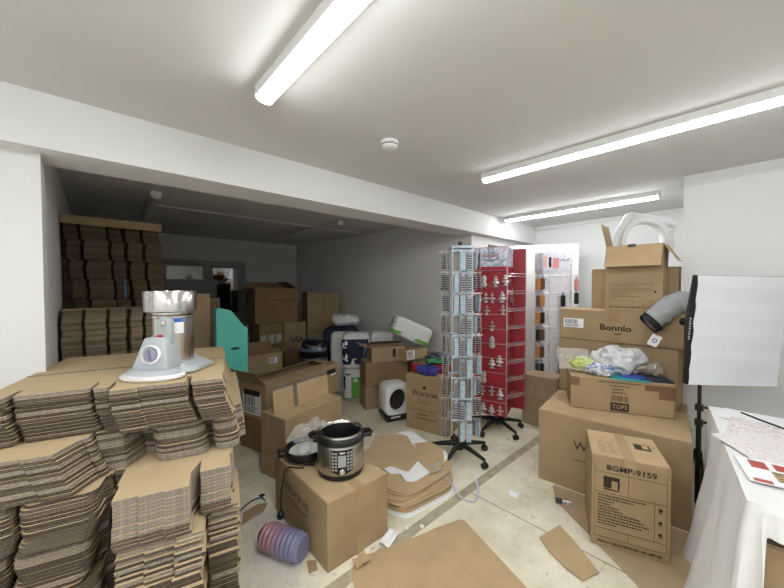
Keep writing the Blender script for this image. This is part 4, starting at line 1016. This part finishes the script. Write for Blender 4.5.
# ------------------------------------------------------------------ pile of die-cut blanks on the floor
GB2 = 'flat die-cut blanks piled on the floor'
def blank(label, poly, z, th, mat, name='cardboard_blank'):
    c = Vector((sum(p[0] for p in poly)/len(poly), sum(p[1] for p in poly)/len(poly)))
    o = MB().prism([(x-c.x, y-c.y) for x, y in poly], 0, th).build(name, mat, None, loc=(c.x, c.y, z), bevel=.0015, seg=1)
    return tag(o, label, 'cardboard', GB2)
def rounded(poly, r, n=4):
    out = []; N = len(poly)
    for i in range(N):
        p0, p, p1 = Vector(poly[i-1]), Vector(poly[i]), Vector(poly[(i+1) % N])
        a, b = (p0-p), (p1-p); ra = min(r, a.length*.45, b.length*.45)
        A_, B_ = p+a.normalized()*ra, p+b.normalized()*ra
        for k in range(n+1):
            t = k/n; out.append(tuple(A_*(1-t)**2 + p*2*t*(1-t) + B_*t*t))
    return out
kb = pmat('kraft_blank', (.50,.36,.21), .75, var=.06, vscale=6)
Pb = rounded([(1.40,1.58),(1.46,1.45),(1.86,1.40),(2.00,1.48),(2.04,1.75),(1.95,2.08),(1.42,2.06)], .05)
blank('white-edged blank at the bottom of the blank pile, lowest', Pb, .001, .012, white_paper)
blank('second white blank from the floor in the blank pile', [(x+.006,y+.008) for x,y in Pb], .015, .012, white_paper)
blank('kraft blank lying on the two lowest white blanks', [(x+.0,y+.012) for x,y in Pb], .029, .012, kb)
for k, (dx, dy, lb_) in enumerate(((-.012,.03,'kraft blank fourth from the floor in the blank pile'),(.004,.018,'kraft blank fifth from the floor in the blank pile'),(-.02,.035,'kraft blank sixth from the floor, set back a little'),(-.006,.05,'kraft blank seventh from the floor, just under the sticking-out blanks'))):
    blank(lb_, [(x+dx,y+dy) for x,y in Pb], .043+.014*k, .0125, kb)
P2 = rounded([(1.44,1.64),(1.46,1.57),(1.53,1.49),(1.90,1.49),(2.03,1.56),(2.05,1.70),(2.0,2.05),(1.45,2.03)], .05)
blank('kraft blank sticking out below the upper white blank', P2, .10, .009, kb)
blank('kraft blank below the sticking-out one, slightly further right', [(x+.02,y-.015) for x,y in P2], .111-.0015, .009, kb)
P3 = rounded([(1.575,1.745),(1.635,1.704),(1.592,1.608),(1.644,1.558),(1.926,1.562),(2.065,1.598),(2.123,1.653),(2.16,1.98),(2.215,2.13),(2.12,2.19),(1.62,2.12)], .025)
blank('white blank with a notched front edge under the top kraft blank', P3, .121, .010, white_paper)
P4 = rounded([(1.45,1.83),(1.644,1.812),(1.676,1.675),(1.80,1.625)], .02)[0:15]+[(1.84,1.72),(1.85,1.72)]+rounded([(1.815,1.60),(1.79,1.535),(1.885,1.508),(1.905,1.53)], .02)[5:15]+[(1.905,1.53),(1.955,1.62),(1.962,1.618),(1.925,1.535)]+[(1.95,1.54),(2.09,1.665),(2.145,1.73),(2.15,1.85),(2.13,1.875),(2.02,1.93),(1.985,1.87),(1.978,1.872),(2.01,1.945),(2.08,2.07),(2.06,2.14),(1.90,2.25),(1.86,2.255),(1.69,2.14),(1.56,2.10),(1.48,1.98)]
blank('topmost kraft blank of the pile with slits between its flaps', P4, .133, .006, kb)
st_ = thing('packing_strap', 'loose blue and white packing strap curling from the blank pile over the floor', 'strap', (0,0,0))
def band(pts, w, th, name, mat, parent):
    m = MB(); P = [Vector(p) for p in pts]
    for i, p in enumerate(P):
        t = (P[min(i+1,len(P)-1)]-P[max(i-1,0)]).normalized(); s = Vector((-t.y, t.x, 0)).normalized()
        m.v += [tuple(p-s*w/2), tuple(p+s*w/2), tuple(p+s*w/2+Vector((0,0,th))), tuple(p-s*w/2+Vector((0,0,th)))]
    for i in range(len(P)-1):
        for k in range(4):
            q = (k+1) % 4; m.f.append([i*4+k, i*4+q, (i+1)*4+q, (i+1)*4+k]); m.mi.append(0)
    m.f += [[0,1,2,3],[len(m.v)-4+k for k in range(4)][::-1]]; m.mi += [0,0]
    return m.build(name, mat, parent, smooth=False)
def cr(pts, n=8):
    out = []; P = [Vector(p) for p in pts]; P = [P[0]]+P+[P[-1]]
    for i in range(1, len(P)-2):
        for k in range(n):
            t = k/n; a, b, c, d = P[i-1], P[i], P[i+1], P[i+2]
            out.append(.5*((2*b)+(c-a)*t+(2*a-5*b+4*c-d)*t*t+(3*b-a-3*c+d)*t**3))
    return out+[P[-2]]
band(cr([(1.86,1.62,.145),(1.87,1.52,.135),(1.89,1.44,.07),(1.885,1.35,.012),(1.91,1.265,.004),(1.99,1.275,.004),(2.07,1.33,.03),(2.10,1.39,.075)]), .012, .0012, 'strap_band', strap_m, st_)
# ------------------------------------------------------------------ flat cardboard and litter on the floor
def flat(label, poly, z, th, mat, cat='cardboard', name='flat_cardboard', group=None):
    c = Vector((sum(p[0] for p in poly)/len(poly), sum(p[1] for p in poly)/len(poly)))
    o = MB().prism([(x-c.x, y-c.y) for x, y in poly], 0, th).build(name, mat, None, loc=(c.x, c.y, z))
    return tag(o, label, cat, group)
GFc = 'flat cardboard pieces on the floor'
big = [(1.035,1.425),(1.10,1.41),(1.16,1.385),(1.25,1.365),(1.40,1.31),(1.55,1.275),(1.70,1.225),(1.72,1.20),(1.66,1.02),(1.62,.90),(1.56,.72),(1.40,.50),(.85,.60),(.80,1.0),(.93,1.30),(.96,1.36)]
flat('large flat sheet of kraft cardboard on the floor in the foreground', big, .0015, .004, kraft_pale, group=GFc)
flat('narrow kraft cardboard strip on the floor left of the tall model-number box', [(1.925,.81),(2.0,.795),(2.115,.768),(2.06,.68),(1.99,.59),(1.915,.50),(1.80,.54),(1.815,.62),(1.86,.72)], .0075, .004, kraft_pale, group=GFc)
flat('kraft sheet lying under the tall model-number box', [(2.50,.96),(2.36,.885),(2.13,.56),(1.93,.28),(1.80,.05),(1.95,-.05),(2.3,.06),(2.62,.16),(2.63,.19),(2.53,.96)], .0015, .004, pmat('kraft_floor_sheet',(.42,.31,.19),.8,var=.08,vscale=4), group=GFc)
bg.location.z = .006
flat('torn white paper scrap on the bare floor', [(2.20,1.16),(2.235,1.15),(2.235,1.11),(2.26,1.085),(2.215,1.085),(2.185,1.075),(2.165,1.115)], .001, .002, white_paper, 'paper', 'paper_scrap')
cd_ = thing('printed_card', 'small dark card with a white print lying on the floor by the wide carton', 'card', (2.375,.835,.0062), -60)
MB().box(-.055,-.03,0,.05,.032,.003).build('card', pmat('dark_grey_card',(.06,.065,.07),.4), cd_)
MB().box(-.01,-.032,.003,.045,.02,.0036).build('white_print', white_paper, cd_)
MB().lathe([(.004,0),(.011,0),(.011,.0006),(.004,.0006)], 16, M=Matrix.Translation((.005,-.02,.0037))).lathe([(.004,0),(.011,0),(.011,.0006),(.004,.0006)], 16, M=Matrix.Translation((.032,-.02,.0037))).build('ring_print', black_matte, cd_)
ts = sheet_crumple('tissue', 1.26, 1.405, .003, .13, .07, 14, .02, 4, white_paper, None, None, 20, .004); tag(ts, 'crumpled white tissue on the floor in front of the big plain carton', 'tissue')
for k, (x, y) in enumerate(((1.48,1.345),(1.40,1.40))):
    o = MB().lathe([(0,0),(.012,.002),(.013,.009),(.006,.014),(0,.014)], 10).build('foam_crumb', white_pl, None, loc=(x,y,0), smooth=True); tag(o, ('white foam crumb beside the foreground sheet edge', 'white foam crumb nearest the big plain carton')[k], 'foam', 'foam crumbs on the floor')
flat('small brown cardboard scrap at the corner of the big plain carton', [(.80,1.52),(.845,1.51),(.87,1.57),(.83,1.60)], .001, .003, kraft, group=GFc)
flat('brown cardboard offcut on the floor behind the ribbed bottle', [(.66,2.12),(.80,2.14),(.86,2.22),(.80,2.25),(.70,2.23)], .001, .003, kraft, group=GFc)
cw = sheet_crumple('crumpled_paper', 1.04, 1.385, .008, .09, .06, 12, .025, 11, kraft_pale, None, None, 0, .0075); tag(cw, 'crumpled kraft paper scrap on the corner of the foreground sheet', 'paper')
fp = sheet_crumple('plastic_sheet', .74, 1.80, .002, .24, .62, 26, .018, 6, clear_film, None, None, -20, .003); tag(fp, 'crumpled clear plastic film on the floor under the ribbed bottle', 'plastic film')
lbx = thing('white_tag', 'white printed tag on the floor behind the big plain carton', 'tag', (.845, 2.32, .001), 20)
MB().box(-.045,-.03,0,.045,.03,.002).build('tag_card', white_paper, lbx)
MB().box(.0,-.02,.002,.035,.02,.0026).build('tag_print', ink, lbx)
cab = MB().tube(cr([(.62,2.20,.008),(.70,2.26,.01),(.78,2.30,.012),(.845,2.29,.01),(.85,2.24,.008)]), .004, 6).build('cable', black_matte, smooth=True); tag(cab, 'short black cable lying on the floor beside the foreground pile', 'cable')
# ribbed bottle
bo = thing('bottle', 'ribbed red and violet plastic bottle lying on its side in clear film', 'bottle', (.75,1.735,.078), rot=(PI/2, 0, rad(26+180)))
prof = [(0,-.145),(.06,-.145),(.070,-.135)]
for k in range(7):
    z = -.115+.03*k; prof += [(.070,z),(.075,z+.006),(.075,z+.014),(.070,z+.02),(.064,z+.025)]
prof += [(.072,.10),(.06,.12),(.03,.13)]
bm_ = D.materials.new('red_violet_plastic'); bm_.use_nodes = True
nt = bm_.node_tree; b_ = nt.nodes['Principled BSDF']; b_.inputs['Roughness'].default_value = .18; b_.inputs['Transmission Weight'].default_value = .25
tc0 = nt.nodes.new('ShaderNodeTexCoord'); sp = nt.nodes.new('ShaderNodeSeparateXYZ'); rp = nt.nodes.new('ShaderNodeValToRGB')
nt.links.new(tc0.outputs['Generated'], sp.inputs[0]); nt.links.new(sp.outputs['Z'], rp.inputs['Fac']); nt.links.new(rp.outputs['Color'], b_.inputs['Base Color'])
rp.color_ramp.elements[0].color = (.27,.28,.46,1); rp.color_ramp.elements[0].position = .3; rp.color_ramp.elements[1].color = (.50,.27,.30,1); rp.color_ramp.elements[1].position = .75
MB().lathe(prof, 36).build('bottle_body', bm_, bo, smooth=True)
MB().lathe([(.0,.142),(.034,.142),(.036,.138),(.036,.12),(.0,.12)], 24).build('bottle_cap', red_pl, bo, smooth=True)

# ------------------------------------------------------------------ clothes, bags and lamp on the right
def on_tp(x, y, z):
    return Matrix.Translation((tp.location.x, tp.location.y, .5545+.245)) @ Matrix.Rotation(rad(-65), 4, 'Z') @ Vector((x, y, z))
def lump(label, x, y, z, sz, mat, seed, rz=0, amp=.02, e=.8, name='plastic_bag', cat='bag', group='bagged goods on the TOP3 carton', sc=16):
    o = pillow(name, *sz, mat, None, e1=e, e2=e, amp=amp, seed=seed, loc=on_tp(x, y, z+sz[2]/2), rot=(0,0,rad(-65+rz)), sc=sc, nu=84, nv=52, ridge=True); return tag(o, label, cat, group)
bagm = pmat('milky_bag_film', (.58,.58,.60), .22, var=.16, vscale=16, spec=.8, bump=.9, bscale=34)
lump('yellow-green bundle in clear film at the left end of the TOP3 carton', -.235, .02, .004, (.19,.16,.11), pmat('lime_cloth',(.48,.56,.16),.5,var=.25,vscale=18), 31, amp=.025)
lump('white and blue wrapped bundle left of the large grey bag', -.12, -.06, .004, (.21,.12,.085), pattern_mat('white_blue_print',[(.68,.70,.74),(.62,.64,.70),(.14,.20,.42),(.70,.72,.74)],24,.3,'noise'), 32, amp=.028)
lump('large grey-white plastic bag in the middle of the TOP3 carton', .01, .05, .004, (.32,.20,.21), bagm, 33, rz=-10, amp=.045, e=1.0, sc=9)
lump('brownish clear plastic bag at the right end of the TOP3 carton', .20, .07, .016, (.25,.14,.10), pmat('brown_tint_film',(.36,.31,.25),.18,var=.2,vscale=16,spec=.8), 34, rz=12, amp=.03)
tl2 = MB().box(-.12,-.07,0,.12,.07,.008).build('folder', pmat('teal_folder',(.03,.33,.36),.35), None, loc=on_tp(.07,-.085,.001), rot=(0,0,rad(-69))); tag(tl2, 'teal folder sticking out under the grey plastic bag', 'folder')
bl2 = MB().box(-.07,-.05,0,.07,.05,.012).build('booklet', pmat('blue_print',(.04,.08,.38),.3), None, loc=on_tp(.10,-.06,.0095), rot=(0,0,rad(-75))); tag(bl2, 'small blue booklet lying on the teal folder', 'booklet')
nv2 = MB().box(-.10,-.07,0,.10,.07,.012).build('folder', pmat('navy_folder',(.02,.028,.06),.4), None, loc=on_tp(.225,-.065,.001), rot=(0,0,rad(-62))); tag(nv2, 'dark navy folder at the right end of the TOP3 carton', 'folder')
hg = sheet_crumple('plastic_bag', 0, 0, 0, .22, .18, 16, .02, 15, clear_film); hg.location = on_tp(-.30,.0,.10); hg.rotation_euler = (1.2,0,rad(-70)); tag(hg, 'loose clear plastic bag hanging over the left end of the TOP3 carton', 'bag')
# grey jacket sleeve over the Bonnlo carton
jm = pmat('grey_jacket_cloth', (.40,.41,.42), .8, var=.08, vscale=12); jd = pmat('black_lining', (.018,.018,.022), .7)
jk = thing('jacket', 'grey jacket with black cuff and white tag slung over the Bonnlo carton end', 'jacket', (0,0,0))
def sleeve(path, rads, mat, name, n=24, seed=1, amp=.008, cap=True, flat_=.8):
    m = MB(); P = cr(path, 8); N = len(P); off = Vector((seed, seed*2, 0))
    for i, p in enumerate(P):
        t = (P[min(i+1,N-1)]-P[max(i-1,0)]).normalized(); u = t.cross(Vector((0,0,1))).normalized(); w_ = t.cross(u)
        f_ = i/(N-1)*(len(rads)-1); k0 = min(int(f_), len(rads)-2); r = rads[k0]+(rads[k0+1]-rads[k0])*(f_-k0)
        for k in range(n):
            a = 2*PI*k/n; q = p+(u*math.cos(a)*flat_+w_*math.sin(a))*r
            q += (q-p).normalized()*amp*(noise.noise(q*22+off)+.6*math.sin(i*1.1+k*.3))
            m.v.append(tuple(q))
    for i in range(N-1):
        for k in range(n):
            q = (k+1) % n; m.f.append([i*n+k, i*n+q, (i+1)*n+q, (i+1)*n+k]); m.mi.append(0)
    if cap: m.f.append([(N-1)*n+k for k in range(n)]); m.mi.append(0)
    return m.build(name, mat, jk, smooth=True)
sleeve([(3.205,.50,1.23),(3.24,.44,1.30),(3.31,.37,1.365),(3.36,.31,1.375),(3.35,.25,1.36)], [.072,.082,.085,.082,.07], jm, 'sleeve', seed=3)
sleeve([(3.195,.525,1.197),(3.213,.495,1.228)], [.079,.086], jd, 'cuff', seed=4, cap=False, amp=.004)
sleeve([(3.197,.52,1.20),(3.213,.49,1.23)], [.058,.062], pmat('pale_lining',(.42,.40,.37),.8), 'lining', seed=5, amp=.004)
MB().tube([(3.15,.49,1.20),(3.13,.475,1.15),(3.135,.46,1.12)], .002, 5).build('tag_string', jd, jk)
tgm = MB().prism(rounded([(-.032,-.045),(.032,-.045),(.032,.045),(-.032,.045)], .008), -.001, .001).lathe([(.010,.001),(.016,.001),(.016,.0016),(.010,.0016)], 24, mi=1)
tgm.build('tag', [white_paper, pmat('tag_blue',(.04,.07,.25),.5)], jk, loc=(3.14,.475,1.085), rot=(PI/2, .45, rad(-70)))
# softbox lamp on a stand
sbx = thing('softbox_lamp', 'white rectangular softbox lamp on a black stand beside the covered table', 'studio lamp', (2.93, .205, 0), -42.4)
MB().tube([(0,0,.25),(0,0,1.22)], .011, 12).build('stand_pole', black, sbx, smooth=True)
MB().tube([(0,0,.06),(0,0,.62)], .015, 12).build('stand_tube', black, sbx, smooth=True)
for z in (.60, .70): MB().lathe([(.012,-.02),(.022,-.02),(.022,.02),(.012,.02)], 16, M=Matrix.Translation((0,0,z))).tube([(.02,0,z),(.045,-.01,z)], .009, 8).build('clamp_knob', black, sbx, smooth=True)
for k in range(3):
    a = rad(30+120*k); c, s = math.cos(a), math.sin(a)
    MB().tube([(c*.014,s*.014,.42),(c*.075,s*.075,.012)], .008, 8).build('leg', black, sbx, smooth=True)
# face centre in world, expressed in the stand frame
Ms = (Matrix.Translation((2.93,.205,0)) @ Matrix.Rotation(rad(-42.4), 4, 'Z')).inverted()
fc = Ms @ Vector((2.965,.042,1.215))
Mf = Matrix.Translation(fc) @ Euler((rad(3.2),rad(1.2),0)).to_matrix().to_4x4()
W2, H2 = .28, .345
m = MB(); n_ = 14
for j in range(n_+1):
    for i in range(n_+1):
        x = (i/n_-.5)*2*W2; z = (j/n_-.5)*2*H2
        y = -.018*(1-(x/W2)**2)*(1-(z/H2)**2) - .004 + .0045*math.sin(z*42+x*3) + .003*noise.noise(Vector((x*12,z*9,1)))
        m.v.append(tuple(Mf @ Vector((x,y,z))))
for j in range(n_):
    for i in range(n_): m.f.append([j*(n_+1)+i, j*(n_+1)+i+1, (j+1)*(n_+1)+i+1, (j+1)*(n_+1)+i]); m.mi.append(0)
m.build('diffuser_cloth', pmat('softbox_cloth',(.70,.72,.76),.7,bump=.1,bscale=25), sbx, smooth=True)
m = MB()
f4 = [(-W2,-.0,-H2),(W2,-.0,-H2),(W2,-.0,H2),(-W2,-.0,H2)]; m4 = [(-W2-.002,.032,-H2-.002),(W2+.002,.032,-H2-.002),(W2+.002,.032,H2+.002),(-W2-.002,.032,H2+.002)]; b4 = [(-.06,.30,-.06),(.06,.30,-.06),(.06,.30,.06),(-.06,.30,.06)]
m.add([Mf @ Vector(p) for p in f4+m4+b4], [(0,1,5,4),(1,2,6,5),(2,3,7,6),(3,0,4,7),(4,5,9,8),(5,6,10,9),(6,7,11,10),(7,4,8,11),(8,9,10,11)])
m.build('softbox_shell', black_matte, sbx)
m = MB(); [m.box(-W2-.0030,.012,-.06+.016*k,-W2-.0018,.024,-.05+.016*k-.003*(k%2),0,Mf) for k in range(9)]; m.build('side_lettering', pmat('dull_white_print',(.5,.5,.5),.6), sbx)
MB().tube([Mf @ Vector((0,.29,0)), Mf @ Vector((0,.38,0))], .03, 16).build('lamp_head', black, sbx, smooth=True)

# ------------------------------------------------------------------ covered table
TX, TY, TR = 1.675, -.01, 8.2
tbm = Matrix.Translation((TX,TY,0)) @ Matrix.Rotation(rad(TR), 4, 'Z')
tbl = thing('table', 'folding table hidden under the white cloth at the right edge', 'table', (TX,TY,0), TR)
MB().box(.01,-.92,.70,1.16,-.012,.742).build('tabletop', pmat('table_grey',(.5,.5,.5),.6), tbl, bevel=.006)
for x in (.45, 1.1):
    for y in (-.86,-.07): MB().tube([(x,y,0),(x,y,.70)], .014, 10).build('leg', steel, tbl, smooth=True)
cl = thing('tablecloth', 'white cloth draped over the table down to the floor at right', 'tablecloth', (TX,TY,0), TR)
clm = pmat('white_cloth', (.80,.80,.80), .85, var=.03, vscale=10)
m = MB(); LU, LV = 1.17, .93
per = []
for k in range(26): per.append((LU-(LU-.02)*k/25, 0., 0., 1., .745))                    # left edge, down to the floor
for k in range(1, 7):
    a = PI/2+PI/2*k/7; per.append((.02+.02*math.cos(a), -.02+.02*math.sin(a), math.cos(a), math.sin(a), .745 if k < 6 else .6))
for k in range(40):
    v = -.02-.006*k if k < 10 else -.08-(LV-.08)*(k-10)/29
    drop = max(.10, .50-.40*min(1, (-.02-v)/.022))
    per.append((0., v, -1., 0., drop))
NT = 18
for i, (u_, v_, nx, ny, drop) in enumerate(per):
    for j in range(NT+1):
        t = j/NT; z = .748-drop*t
        fold = math.sin(i*.95+.6*math.sin(i*.37))*.5+.5
        o_ = .012*min(1, t*6) + (.075*fold+.015)*t*min(1, drop/.5) + .006*noise.noise(Vector((u_*9, v_*9, z*5)))
        if drop > .7: o_ += .035*t*t
        if ny > .9: o_ *= 1-.75*max(0, min(1, (u_-.75)/.3))
        m.v.append((u_+nx*o_, v_+ny*o_, max(z, .006)))
for i in range(len(per)-1):
    for j in range(NT): m.f.append([i*(NT+1)+j, (i+1)*(NT+1)+j, (i+1)*(NT+1)+j+1, i*(NT+1)+j+1]); m.mi.append(0)
# top
b0 = len(m.v)
ring_i = [i*(NT+1) for i in range(len(per))]
NX, NY = 20, 16
top_v = {}
m2 = MB()
for a_ in range(NX+1):
    for b2 in range(NY+1):
        x = LU*a_/NX; y = -LV*b2/NY
        m2.v.append((x, y, .748+.004*noise.noise(Vector((x*7,y*7,2)))*(0 if a_ in (0,NX) or b2 in (0,NY) else 1)))
for a_ in range(NX):
    for b2 in range(NY): m2.f.append([a_*(NY+1)+b2,(a_+1)*(NY+1)+b2,(a_+1)*(NY+1)+b2+1,a_*(NY+1)+b2+1]); m2.mi.append(0)
m.add(m2.v, m2.f)
m.build('cloth', clm, cl, smooth=True)
ubx = carton('kraft carton standing under the covered table', (1.715,-.045), -90+TR, .60, .40, .60, 0, kraft, seed=61)
# papers
def paper(label, pts, z, mat, cat='paper', th=.0012, name='paper_sheet'):
    c = Vector((sum(p[0] for p in pts)/len(pts), sum(p[1] for p in pts)/len(pts)))
    o = MB().prism([(x-c.x, y-c.y) for x, y in pts], 0, th).build(name, mat, None, loc=(c.x,c.y,z)); return tag(o, label, cat, 'papers on the covered table')
pinkp = pattern_mat('pink_lattice_print', [(.78,.77,.77),(.70,.56,.56),(.80,.79,.79),(.76,.73,.73)], 30, .6, 'noise')
pinkq = pattern_mat('fine_pink_print', [(.80,.79,.79),(.72,.62,.62),(.80,.80,.80),(.77,.75,.75)], 55, .6, 'noise')
paper('plain white sheet at the far end of the covered table', [(2.83,-.26),(2.84,.09),(2.62,.10),(2.60,-.26)], .7525, white_paper)
paper('sheet printed with a pink lattice in the middle of the covered table', [(2.62,-.30),(2.68,.055),(2.32,.07),(2.26,-.30)], .7545, pinkp)
paper('finely printed sheet whose corner juts over the table edge', [(2.44,-.30),(2.46,-.02),(2.275,.115),(2.06,-.03),(2.00,-.30)], .7565, pinkq)
rw = thing('leaflet', 'red and white leaflet with a small photo near the table front', 'leaflet', (1.965,-.075,.7585), 12)
MB().box(-.115,-.16,0,.11,.085,.002).build('leaflet_sheet', white_paper, rw)
MB().box(.02,.0,.002,.09,.05,.0026).box(.03,-.11,.002,.09,-.02,.0026).box(-.11,.02,.002,-.085,.07,.0026).build('red_print', pmat('leaflet_red',(.42,.06,.05),.5), rw)
ph_ = MB().box(-.075,-.075,.0026,.01,.0,.0032).build('photo_print', pattern_mat('photo_print_tones',[(.30,.16,.05),(.45,.32,.18),(.16,.09,.04),(.25,.26,.08)],30,.5,'noise'), rw)
pn_ = MB().tube([(2.78,.015,.760),(2.70,-.06,.760),(2.62,-.145,.760)], .0045, 8).build('pen', black, smooth=True); tag(pn_, 'black pen lying on the plain white sheet', 'pen')
